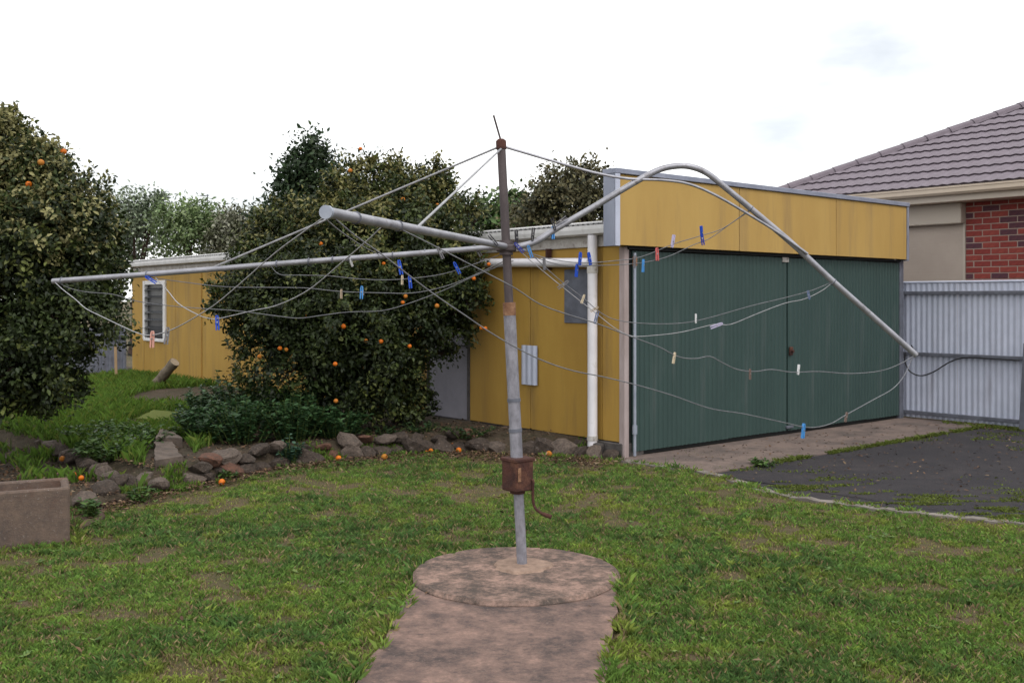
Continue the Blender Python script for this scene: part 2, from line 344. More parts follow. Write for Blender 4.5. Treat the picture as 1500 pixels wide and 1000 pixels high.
# terrace behind the stones
nx2, ny2 = 90, 110
tx = np.linspace(-16, 1.2, nx2); ty = np.linspace(7.5, 26, ny2); X2, Y2 = np.meshgrid(tx, ty)
def terr_z(x, y):
    e = np.asarray(y)-np.interp(x, wx, wy, left=7.6)
    z = .15*np.clip((e-.02)/.25, 0, 1)-.04*np.clip((np.asarray(y)-11)/8, 0, 1)
    bed = (np.asarray(x) < -3.05) & (np.asarray(y) < 9.2-1.0*(np.asarray(x)+3.6))
    return np.where(bed, .04, z)+(fbm(x, y, 1.3, 5)-.5)*.06
Z2 = np.where(behind_stones(X2, Y2), terr_z(X2, Y2), -.06)
idx = np.arange(nx2*ny2).reshape(ny2, nx2)
ff = np.stack([idx[:-1,:-1].ravel(), idx[:-1,1:].ravel(), idx[1:,1:].ravel(), idx[1:,:-1].ravel()], 1)
v2 = np.stack([X2.ravel(), Y2.ravel(), Z2.ravel()], 1); u_, v_ = w2uv(X2.ravel(), Y2.ravel())
keep = ~((u_ > .6) & (v_ > 0))[ff].all(axis=1)
tag(link('garden_terrace', mesh_np(v2, ff[keep], np.full((len(v2),3), .1)), 'terrace_soil'), kind='structure')
# path and round footing of the hoist
def rough_poly(pts, step, amp):
    o = []
    for i in range(len(pts)):
        a = Vector(pts[i]); b = Vector(pts[(i+1) % len(pts)]); n_ = max(1, int((b-a).length/step))
        for k in range(n_):
            p = a.lerp(b, k/n_); o.append((p.x+random.uniform(-amp, amp), p.y+random.uniform(-amp, amp)))
    return o
PATH = [(-.545,5.75),(-.54,5.6),(-.585,4.9),(-.64,4.25),(-.70,3.2),(-.75,1.0),(.25,1.0),(.34,3.2),(.395,4.25),(.46,4.75),(.56,5.35),(.575,5.75)]
tag(MB().prism(rough_poly(PATH, .09, .012), -.06, .024).build('concrete_path', 'path'), kind='structure')
def disc(r, z0, z1, cx, cy, amp, n=64, sl=.02):
    mb = MB(); vs = []
    for (rr, z) in ((r, z0), (r, z1-sl), (r-sl, z1)):
        for i in range(n):
            a = 2*math.pi*i/n; q = rr*(1+amp*math.sin(a*3+1)+amp*.7*math.sin(a*7.3)+amp*.5*math.sin(a*13))
            vs.append((cx+q*math.cos(a), cy+q*math.sin(a), z))
    fs = [(k*n+i, k*n+(i+1) % n, (k+1)*n+(i+1) % n, (k+1)*n+i) for k in range(2) for i in range(n)]+[tuple(range(2*n, 3*n))]
    return mb.add(vs, fs)
ft = disc(.595, -.06, .05, .02, 5.82, .008).build('concrete_footing', 'slab')
tag(ft, 'round weathered concrete footing pad around the hoist post', 'footing')
disc(.17, .03, .062, .06, 5.93, .06, 40, .012).build('mortar_collar', 'slab_new', ft)

# ================================================================== LEFT-HAND SHED AND GARAGE
shed = thing('garage_shed', 'long yellow fibre-cement shed with green ribbed double garage doors and tall parapet', 'shed', (CX, CY, 0), R(40))
H = 2.16
# cores: dark interior walls behind the sheeting
MB().box(.03, 5.33, .06, 5.9, .02, 2.2).box(.03, 4.0, 5.9, 13.85, .0, 2.2).build('wall_core', 'grey_door', shed)
# side wall sheets (facing the garden)
cutsv = [0, .30, 1.43, 2.53, 3.42, 4.6, 5.8, 7.0, 8.2, 9.3, 10.4, 11.6, 12.06, 13.22, 13.9]
def sheet_panel(y0, y1, z0, z1, m='yellow', name='wall_panel'):
    return MB().bbox(-.012+random.uniform(-.003,.003), .028, y0+.004, y1-.004, z0, z1, .003).build(name, m, shed)
for a, b in zip(cutsv[:-1], cutsv[1:]):
    if a == 2.53: continue
    zb = .165-.10*max(0, min(1, (a-3)/8))
    if a == 12.06: sheet_panel(a, b, zb, .83); sheet_panel(a, b, 1.99, H); continue
    sheet_panel(a, b, zb, H)
for y in (10.4, 7.0, 4.6): MB().box(-.022, -.0145, y-.02, y+.02, .12, H-.01).build('batten', 'batten', shed)
# plain grey side door
dr = MB().bbox(-.004, .025, 2.58, 3.38, .16, 2.05, .004).build('side_door', 'grey_door', shed)
MB().box(-.018, .03, 2.53, 2.578, .14, 2.1).box(-.018, .03, 3.382, 3.42, .14, 2.1).build('door_frame', 'dark_stone', shed)
MB().tube([(-.01,2.68,1.05),(-.05,2.68,1.05),(-.05,2.78,1.05)], .009, 6).build('handle', 'galv_dark', dr)
MB().box(-.012, .028, 2.53, 3.42, 2.103, H).build('wall_panel', 'yellow', shed)
# louvre window
wr = MB()
for a in ((12.06,12.16),(13.12,13.22)): wr.bbox(-.05, .03, a[0], a[1], .83, 1.99, .005)
wr.bbox(-.048, .03, 12.16, 13.12, 1.91, 1.99, .005).bbox(-.06, .03, 12.10, 13.16, .80, .86, .005)
win = wr.build('window', 'white_paint', shed)
MB().box(.02, .026, 12.16, 13.12, .86, 1.91).build('backing', 'glass_and_dark_room', win)  # dark sheet standing in for the unlit room behind the open panes
for k in range(7):
    z = .93+k*.15
    p = MB().add([(-.055,12.165,z-.02),(-.055,13.115,z-.02),(.015,13.115,z+.015),(.015,12.165,z+.015),(-.055,12.165,z-.026),(-.055,13.115,z-.026),(.015,13.115,z+.009),(.015,12.165,z+.009)],
        [(0,1,2,3),(4,7,6,5),(0,4,5,1),(2,6,7,3)]).build('louvre_pane', 'louvre_pale' if k in (2,3) else 'glass_and_dark_room', win)
# plinth stones under the corner
MB().bbox(-.03, .3, .0, .5, -.05, .155, .01).build('plinth', 'dark_stone', shed)
MB().box(.0, .2, .5, 13.9, -.05, .15).build('footing', 'dark_stone', shed)
# fascia, gutter
MB().bbox(-.035, .0, .05, 13.92, 2.155, 2.285, .004).build('fascia', 'old_white', shed)
g = MB(); prof = [(-.04,2.365),(-.04,2.275),(-.09,2.268),(-.14,2.285),(-.15,2.33),(-.15,2.372),(-.142,2.372),(-.14,2.335),(-.13,2.293),(-.09,2.278),(-.05,2.284),(-.05,2.365)]
n_ = len(prof); g.add([(x, y, z) for y in (.03, 13.95) for x, z in prof], [(i, (i+1) % n_, n_+(i+1) % n_, n_+i) for i in range(n_)]+[tuple(range(n_)), tuple(range(n_, 2*n_))[::-1]])
g.build('gutter', 'white_paint', shed)
# corrugated roof sheets
def corr(width, length, pitch=.076, amp=.009, seg=6, axis='x'):
    n = int(round(width/pitch*seg)); vs = []; fs = []
    for j in range(2):
        for i in range(n+1):
            s = i/n*width; vs.append((s, j*length, amp*math.sin(2*math.pi*s/pitch)))
    fs = [(i, i+1, n+2+i, n+1+i) for i in range(n)]
    return vs, fs
vs, fs = corr(.76, 1.0)
rme = MB().add([(y*4.3, s, z) for s, y, z in vs], [f[::-1] for f in fs], True).mesh('roof_sheet'); rme.materials.append(M['roof_iron'])
for k in range(18):
    o = link('roof_sheet', rme, None, shed, (-.12, .22+k*.762, 2.385+.002*(k % 2))); o.rotation_euler = (0, R(-1.6), 0)
MB().tube([(-.1,.2,2.40),(-.1,13.95,2.40)], .012, 6).build('eave_trim', 'white_paint', shed)
# galvanised panel over a small window, tin patch, pipes
MB().bbox(-.022, -.013, .44, .86, 1.36, 1.93, .002).build('galvanised_panel', 'galv_dark', shed)
vs, fs = corr(.27, .44, .09, .008)
MB().add([(-.035+z, 1.28+s, .66+y) for s, y, z in vs], fs, True).build('tin_patch', 'galv_light', shed)
dp = MB().tube([(-.10,.35,.10),(-.10,.35,1.90),(-.10,.35,2.27)], .052, 14).build('downpipe', 'white_pipe', shed)
MB().tube([(-.10,.35,1.88),(-.10,.35,1.98)], .058, 14).build('pipe_collar', 'old_white', dp)
MB().tube([(-.10,.35,.16),(-.10,.35,.21)], .057, 14).build('pipe_collar', 'old_white', dp)
MB().tube(smooth([(-.10,.35,.14),(-.105,.35,.05),(-.14,.35,.01)],4), .05, 12).build('pipe_boot', 'rust_light', dp)
op = MB().tube([(-.09,.40,1.99),(-.09,2.6,2.05)], .05, 14).build('overflow_pipe', 'white_pipe', shed)
MB().box(-.10, -.03, 1.05, 1.075, 1.93, 2.16).build('pipe_bracket', 'rust', op)
# garage front: frame, doors
MB().bbox(-.02, .045, -.03, .05, .0, 2.14, .005).build('door_post', 'pink_timber', shed)
MB().box(.046, .11, .005, .045, .02, 2.13).build('door_rebate', 'dark_gap', shed)
MB().tube([(.095,-.06,.03),(.095,-.06,2.08)], .016, 8).build('hinge_pipe', 'galv', shed)
for z in (.25, 1.95): MB().tube([(.095,-.06,z),(.095,-.06,z+.09)], .026, 8).build('hinge', 'rust_light' if z > 1 else 'galv', shed)
MB().bbox(5.305, 5.40, -.03, .05, .0, 2.14, .005).build('door_post', 'galv_dark', shed)
MB().box(.06, 5.32, .02, .05, .02, 2.14).build('door_backing', 'dark_gap', shed)
def rib_sheet(wd, ht, pitch=.07, amp=.011):
    prof = []; n = int(wd/pitch); p = wd/n
    for i in range(n):
        x = i*p; prof += [(x, 0), (x+p*.40, 0), (x+p*.52, -amp), (x+p*.88, -amp)]
    prof.append((wd, 0)); k = len(prof)
    return MB().add([(x, y, z) for z in (0, ht) for x, y in prof], [(i, i+1, k+i+1, k+i) for i in range(k-1)])
for (u0, u1, seams) in ((.115, 2.755, (.9, 1.66, 2.5)), (2.79, 5.30, (2.97, 3.75, 4.52))):
    z0 = .065
    leaf = MB().box(u0, u1, .0, .014, z0, 2.105).build('garage_door', 'green_steel', shed)
    cuts = [u0]+list(seams)+[u1]
    for a, b in zip(cuts[:-1], cuts[1:]):
        rib_sheet(b-a+.004, 2.04).build('cladding_sheet', 'green_steel', leaf, (a, -.004-random.uniform(0,.006), z0-.003+random.uniform(-.008,.008)))
    if u0 > 2:
        MB().bbox(2.80, 2.86, -.035, -.012, .95, 1.05, .004).tube([(2.83,-.035,1.0),(2.83,-.06,1.0)], .018, 8).build('latch', 'rust', leaf)
        MB().bbox(2.73, 2.86, -.04, -.014, .09, .12, .003).build('bolt', 'galv_dark', leaf)
        MB().bbox(2.66, 2.78, -.03, -.012, 2.05, 2.11, .003).build('bracket', 'old_white', leaf)
# parapet
P0, P1, PB, PT = -.232, 5.37, 2.14, 2.885
MB().box(P0+.02, P1-.01, -.085, .045, PB+.02, PT-.01).build('parapet_frame', 'dark_gap', shed)
for a, b in ((P0+.05,1.74),(1.74,3.66),(3.66,P1-.03)):
    MB().bbox(a+.004, b-.004, -.105, -.085, PB+.005+random.uniform(0,.006), PT-.035, .003).build('parapet_panel', 'yellow_pale', shed)
MB().bbox(P0-.006, P0+.02, -.10, .055, PB, PT, .002).build('end_flashing', 'flash', shed)
MB().bbox(P0-.008, P0+.05, -.125, -.1055, PB, PT-.012, .002).build('corner_flashing', 'galv_light', shed)
MB().bbox(P0-.012, P1+.01, -.13, .065, PT-.03, PT+.022, .004).build('cap_flashing', 'flash', shed)
MB().bbox(P1-.03, P1+.008, -.12, .055, PB-.01, PT-.031, .003).build('corner_flashing', 'flash', shed)
MB().bbox(.02, 5.3, -.05, .06, 2.115, 2.139, .003).build('door_head', 'dark_gap', shed)

# ================================================================== STONES
stone_me = []
for k in range(10):
    bm = bmesh.new(); bmesh.ops.create_icosphere(bm, subdivisions=2, radius=1)
    off = random.uniform(0, 50)
    pl = [(Vector(unit(1)[0]), random.uniform(.5, .8)) for _ in range(11)]
    for p in bm.verts:
        q = p.co.copy()
        for n__, dd in pl:
            e = q.dot(n__)
            if e > dd: q -= n__*(e-dd)*.97
        p.co = q*(1+.10*math.sin(q.x*5+off)*math.sin(q.y*4+off*2)+.06*math.sin(q.z*9+off))
    me = bpy.data.meshes.new('stone'); bm.to_mesh(me); bm.free()
    stone_me.append(me)
SM = {}
def stone(parent, x, y, z, rx, ry, rz_, m):
    k = random.randrange(10)
    if (k, m) not in SM:
        q = stone_me[k].copy(); q.materials.append(M[m]); SM[(k, m)] = q
    o = bpy.data.objects.new('stone', SM[(k, m)]); C.objects.link(o); o.parent = parent
    o.location = (x, y, z); o.scale = (rx, ry, rz_); o.rotation_euler = (random.uniform(-.4,.4), random.uniform(-.4,.4), random.uniform(0, 6.28))
    return o
def walk(path, step):
    d = 0; res = []; pts = [Vector(p) for p in path]
    for a, b in zip(pts[:-1], pts[1:]):
        L = (b-a).length
        while d < L: res.append(a.lerp(b, d/L)); d += step*random.uniform(.75, 1.25)
        d -= L
    return res
sw = thing('stone_retaining_wall', 'low dry rubble stone retaining wall along the lawn edge and shed base', 'stone wall')
for p in walk(WALLP[:-3], .19):
    s = random.uniform(.11, .21); m = random.choices(['stone','stone_pale','stone_red'], [6,3,1])[0]
    stone(sw, p.x, p.y+.08+random.uniform(-.05,.05), .03, s, s*.85, s*random.uniform(.55,.8), m)
for p in walk(WALLP[3:-3], .19):
    s = random.uniform(.09, .19); m = random.choices(['stone','stone_pale','stone_red'], [6,3,1])[0]
    stone(sw, p.x+random.uniform(-.04,.04), p.y+.17, .145+random.uniform(-.03,.04), s, s*.85, s*random.uniform(.45,.7), m)
for k in range(11):       # plinth rubble right under the shed wall
    q = loc2w(-.07, .30+k*.22); s = random.uniform(.10,.15)
    stone(sw, q.x, q.y, .07, s, s*.8, .105, random.choice(['stone','dark_stone','stone_pale']))
for (px, py, s) in ((208,703,.16),(235,690,.13),(262,682,.15),(225,712,.11),(180,712,.15),(150,722,.14),(120,738,.14),(285,690,.10)):
    q = atz(px, py+14, .0); stone(sw, q.x, q.y+.1, .07, s, s*.85, s*.7, random.choice(['stone','stone_pale','stone_pale']))
se = thing('stone_bed_edging', 'loose pale rocks edging the soil bed behind the concrete trough', 'stone edging')
for p in walk([(-3.22,8.35),(-3.5,8.75),(-3.85,9.25),(-4.4,9.9),(-5.0,10.7)], .24):
    s = random.uniform(.09, .16); stone(se, p.x, p.y, .11, s, s*.8, s*.75, random.choice(['stone','stone_pale','stone_pale']))
# slabs set in the terrace
def flat_slab(name, label, pts, z, th, m):
    c = sum((Vector(p) for p in pts), Vector((0,0)))/len(pts)
    mb = MB().prism(rough_poly([(p[0]-c.x, p[1]-c.y) for p in pts], .12, .012), -th, 0)
    return tag(mb.build(name, m, None, (c.x, c.y, z)), label, 'slab')
def gp(px, py, z): q = atz(px, py, z); return (q.x, q.y)
flat_slab('stepping_slab', 'pale broken concrete step slab in the gap of the stone wall', [gp(226,674,.22),gp(266,668,.22),gp(258,654,.22),gp(246,641,.22),gp(227,645,.22)], .22, .25, 'stone_pale')
flat_slab('stepping_slab', 'small pointed concrete slab behind the pale step slab', [gp(228,641,.25),gp(268,641,.25),gp(252,631,.25),gp(234,627,.25)], .25, .25, 'stone_pale')
flat_slab('mossy_slab', 'flat yellow-green mossy slab lying in the terrace grass', [gp(200,612,.22),gp(255,616,.22),gp(275,604,.22),gp(225,600,.22)], .22, .08, 'moss')

# ================================================================== CONCRETE TROUGH
tr = thing('concrete_trough', 'weathered rectangular concrete planter trough at the left lawn edge', 'planter', (-2.9, 6.66, 0), R(25))
L_, Wd, Hh, th = 1.15, .44, .375, .05
MB().bbox(-L_, 0, 0, th, -.03, Hh, .012).bbox(-L_, 0, Wd-th, Wd, -.03, Hh, .012).bbox(-L_, -L_+th, th-.01, Wd-th+.01, -.03, Hh-.003, .012).bbox(-th, 0, th-.01, Wd-th+.01, -.03, Hh-.003, .012).build('trough_wall', 'trough', tr)
MB().box(-L_+th-.01, -th+.01, th-.01, Wd-th+.01, .0, .285).build('trough_soil', 'soil', tr)
# soil bed sheet
bd = [(-3.0,6.95),(-2.95,7.5),(-3.25,7.95),(-3.3,8.5),(-3.9,9.3),(-5.2,10.9),(-7,10.5),(-6.5,7.2)]
tag(MB().prism(rough_poly(bd, .12, .04), -.03, .022).build('soil_bed', 'soil'), kind='structure')

# ================================================================== ROTARY HOIST
ho = thing('rotary_clothes_hoist', 'old rotary clothes hoist with leaning galvanised post and one badly bent arm', 'clothes hoist')
Bp = Vector((.06, 5.95, .04)); Tp = at(734, 210, 6.0)
def mast(z): return Bp.lerp(Tp, (z-Bp.z)/(Tp.z-Bp.z))
def zy(y): return CAMH+(HOR-y)/F*5.98
HUB = mast(zy(361))
MB().tube([mast(.03), mast(zy(712))], .030, 16).build('lower_post', 'post', ho)
up = MB().tube([mast(zy(672)), mast(zy(462))], .036, 16).build('outer_post', 'post', ho)
for y in (632, 588): MB().tube([mast(zy(y)), mast(zy(y-5))], .0395, 16).build('post_band', 'galv_dark', up)
MB().tube([mast(zy(462)), mast(zy(443))], .0375, 16).build('rusty_collar', 'rust_light', up)
MB().tube([mast(zy(445)), mast(zy(208))], .0255, 16).build('inner_mast', 'mast', ho)
hd = MB().tube([mast(zy(218)), mast(zy(206)), mast(zy(203))], [.031,.031,.018], 14).build('mast_cap', 'rust', ho)
MB().tube([mast(zy(206)), at(729,190,6.0), at(723,169,5.98)], .006, 6).build('spike', 'mast', hd)
# gear housing, turned so that an edge faces the camera
gz0, gz1 = zy(716), zy(670); gc = mast((gz0+gz1)/2)
hb = MB(); hb.bbox(-.068,.068,-.068,.068,gz0-.002,gz1,.008).bbox(-.074,.074,-.074,.074,gz1-.014,gz1+.006,.004)
hb.tube([(0,0,gz0-.02),(0,0,gz0+.01)], .045, 12)
gear = hb.build('gear_housing', 'rust', ho, (gc.x, gc.y, 0), R(40))
MB().bbox(-.012,.012,-.0735,-.069,gz0+.06,gz0+.14,.002).build('name_plate', 'rust_light', gear, (-.045,0,0))
a_ = Vector((.085,-.02,gz0+.06)); rot = Matrix.Rotation(R(-40), 3, 'Z')
hp = [Vector((.06,0,gz0+.06)), Vector((.088,-.02,gz0+.06)), Vector((.09,-.02,gz0+.02)), Vector((.09,-.02,gz0-.055)), Vector((.105,-.025,gz0-.105)), Vector((.15,-.04,gz0-.135)), Vector((.185,-.05,gz0-.145))]
ck = MB().tube(smooth([rot@p for p in hp], 4), .009, 8).build('crank_handle', 'rust', gear)
MB().tube([rot@hp[-2], rot@(hp[-1]+Vector((.012,-.004,-.004)))], .013, 8).build('grip', 'rust', ck)
# hub
MB().tube([HUB-Vector((0,0,.05)), HUB+Vector((0,0,.035))], .04, 14).bbox(HUB.x-.06, HUB.x+.06, HUB.y-.05, HUB.y+.05, HUB.z-.03, HUB.z+.01, .008).build('hub', 'mast', ho)
AL = at(77, 412, 6.2); AN = at(479, 311, 3.3)
arms = {}
arms['l'] = smooth([HUB+Vector((-.03,0,.0)), at(600,372,6.03), at(420,385.5,6.1), at(240,400,6.15), AL], 5)
arms['n'] = [HUB.lerp(AN, k/12) for k in range(13)]
bend = [(757,362,6.0),(785,354,6.0),(815,335,6.02),(870,303,6.04),(925,270,6.06),(960,251,6.08),(985,244,6.1),(1010,244,6.11),(1036,254,6.12),(1065,277,6.14),(1110,314,6.17),(1165,361,6.2),(1220,412,6.23),(1280,465,6.27),(1342,520,6.3)]
arms['r'] = smooth([at(*p) for p in bend], 4)
armo = {}
for k in arms:
    rr = .0185 if k != 'l' else .0165
    armo[k] = MB().tube(arms[k], rr, 14, cap=True).build('arm', 'pipe', ho)
armo['r']['label'] = 'arm bent upward in an arch and down to one side'
def ring(p, ax, r, t): 
    ax = Vector(ax).normalized(); e = ax.orthogonal().normalized(); f = ax.cross(e)
    return MB().tube([Vector(p)+(e*math.cos(a)+f*math.sin(a))*r for a in [2*math.pi*i/12 for i in range(13)]], t, 5, False)
dN = (AN-HUB).normalized()
MB().tube([AN-dN*.006, AN+dN*.012], [.023,.023], 16).build('end_cap', 'galv', armo['n'])
for k, pts in (('l', [(405,386.5,6.1),(452,383,6.08),(487,380.5,6.07),(512,378.5,6.06),(575,374,6.04),(622,370,6.03),(90,411,6.2),(215,402,6.16)]), ('n', [(583,331,0),(520,319,0)]), ('r', [(1100,306,6.165),(1221,413,6.23),(828,328,6.03)])):
    for (x, y, d) in pts:
        if k == 'n': s = ((x-750)/F*6-(0))/(1e-9) if False else None
        if k == 'n':
            best = min((HUB.lerp(AN, i/200) for i in range(201)), key=lambda p: abs(750+F*p.x/p.y-x)); p = best; ax = dN
        else: p = at(x, y, d); ax = (1, .0, -.05) if k == 'l' else (1, 0, -.8 if x > 900 else .55)
        ring(p, ax, .020, .0035).build('line_tie', 'galv_dark', armo[k])
# stays
def near_at(px): return min((HUB.lerp(AN, i/300) for i in range(301)), key=lambda p: abs(750+F*p.x/p.y-px))
st_top = mast(zy(213))
MB().tube([st_top, at(309,393,6.13)], .0065, 7).build('stay_rod', 'line_pale', ho)
MB().tube([st_top+Vector((0,-.02,-.02)), near_at(612)+Vector((0,0,.01))], .006, 7).build('stay_rod', 'line_pale', ho)
MB().tube(smooth([st_top, at(810,236,6.02), at(870,253,6.03), at(920,262,6.05), at(970,264,6.07), at(1010,270,6.1), at(1050,287,6.12), at(1095,313,6.14), at(1140,341,6.17), at(1183,372,6.18)], 4), .0085, 7).build('stay_rod', 'pipe', ho)
# lines: (pixels along the line), distance at both ends
def dnear(px): return near_at(px).y
LN = {
 'L1': ([(80,413),(92,424),(110,438),(126,452),(148,463),(175,476),(200,487),(218,491),(240,487),(262,478),(290,462),(315,446),(350,417),(400,373),(440,343),(478,316)], 6.2, 3.3, 'line_pale'),
 'L2': ([(228,407),(245,425),(262,445),(290,461),(305,466),(318,467),(345,461),(375,454),(400,449),(430,437),(460,419),(500,385),(535,355),(563,329)], 6.15, dnear(563), 'line_pale'),
 'L3': ([(82,413),(105,423),(130,428),(165,431),(200,441),(250,448),(300,452),(345,455),(400,462),(437,466),(470,462),(510,457),(560,455),(600,444),(650,425),(700,402),(752,382)], 6.2, 6.0, 'line'),
 'L4': ([(200,403),(260,412),(330,420),(400,421),(450,422),(500,427),(560,429),(605,429),(650,420),(690,405),(752,376)], 6.17, 6.0, 'line'),
 'L5': ([(395,388),(410,402),(440,403),(480,404),(520,408),(560,410),(600,408),(650,401),(700,385),(752,366)], 6.1, 6.0, 'line'),
 'L6': ([(478,322),(500,340),(530,360),(555,373)], 3.35, 6.04, 'line'),
 'R1': ([(486,316),(520,345),(560,373),(600,404),(640,434),(680,461),(720,488),(760,511),(800,530),(840,543),(880,551),(930,563),(985,579),(1040,598),(1090,606),(1150,619),(1185,626),(1215,621),(1240,607),(1280,585),(1308,569),(1325,549),(1336,524)], 3.35, 6.3, 'line'),
 'R2': ([(585,335),(620,352),(665,375),(715,401),(756,423),(790,445),(830,460),(872,473),(925,493),(965,508),(984,518),(1000,524),(1020,525),(1040,522),(1058,531),(1080,541),(1105,544),(1130,541),(1160,545),(1200,544),(1245,547),(1290,543),(1320,532),(1340,520)], dnear(585), 6.3, 'line'),
 'R3': ([(757,364),(780,384),(810,409),(840,433),(872,458),(900,480),(925,492),(960,491),(1000,486),(1046,475),(1070,475),(1110,459),(1150,444),(1178,438),(1205,425),(1221,412)], 6.0, 6.23, 'line_pale'),
 'R4': ([(768,362),(797,390),(825,414),(855,437),(880,458),(905,469),(950,474),(1000,473),(1040,465),(1100,448),(1150,436),(1190,425),(1221,412)], 6.0, 6.23, 'line'),
 'R5': ([(765,366),(800,378),(850,385),(900,382),(940,376),(985,358),(1028,345),(1060,334),(1100,306)], 6.0, 6.165, 'line'),
 'R6': ([(760,368),(820,388),(870,389),(930,386),(975,377),(1015,359),(1040,349),(1070,328),(1100,308)], 6.02, 6.165, 'line'),
}
LPTS = {}
for k, (px, d0, d1, m) in LN.items():
    ln = [0]
    for a, b in zip(px[:-1], px[1:]): ln.append(ln[-1]+math.hypot(a[0]-b[0], a[1]-b[1]))
    P = []
    for (x, y), s in zip(px, ln):
        t = s/ln[-1]; d = 1/((1-t)/d0+t/d1); P.append(at(x, y, d))
    LPTS[k] = smooth(P, 4)
    MB().tube(LPTS[k], .0026, 6).build('clothes_line', m, ho)
def on_line(k, px): return min(LPTS[k], key=lambda p: abs(750+F*p.x/p.y-px))
# ------------------------------------------------------------------ pegs
def peg_meshes():
    p = []
    for s in (-1, 1):
        prof = [(s*.0005,.0),(s*.0026,.012),(s*.0008,.030),(s*.0012,.036),(s*.0035,.073),(s*.0085,.072),(s*.0085,.034),(s*.008,.012),(s*.005,.0)]
        n = len(prof); vs = [(x, y, .018-z) for y in (-.005, .005) for x, z in prof]
        # hangs down from the line at z=0: jaws up
        vs = [(x, y, z) for x, y, z in vs]
        p.append(MB().add(vs, [tuple(range(n)), tuple(range(n, 2*n))[::-1]]+[(i, n+i, n+(i+1) % n, (i+1) % n) for i in range(n)]).mesh('prong'))
    sp = MB().tube([(0,-.007,-.016),(0,.007,-.016)], .0042, 8).mesh('spring'); sp.materials.append(M['spring'])
    return p, sp
prm, spm = peg_meshes(); PM = {}
def peg(label, color, pos, roll=0, yaw=None, flip=False):
    t = thing('clothes_peg', label, 'clothes peg', pos, 0, 'clothes pegs on the hoist')
    t.rotation_euler = (random.uniform(-.1,.1), R(roll)+(math.pi if flip else 0), R(yaw if yaw is not None else random.uniform(-50, 50)))
    t.scale = ((.78 if label.startswith('small') or color in ('peg_white','peg_cream','peg_brown','peg_wood','peg_steelblue') else 1.08),)*3
    for i in (0, 1):
        if (i, color) not in PM: q = prm[i].copy(); q.materials.append(M[color]); PM[(i, color)] = q
        link('prong', PM[(i, color)], None, t)
    link('spring', spm, None, t)
    return t
ol = on_line
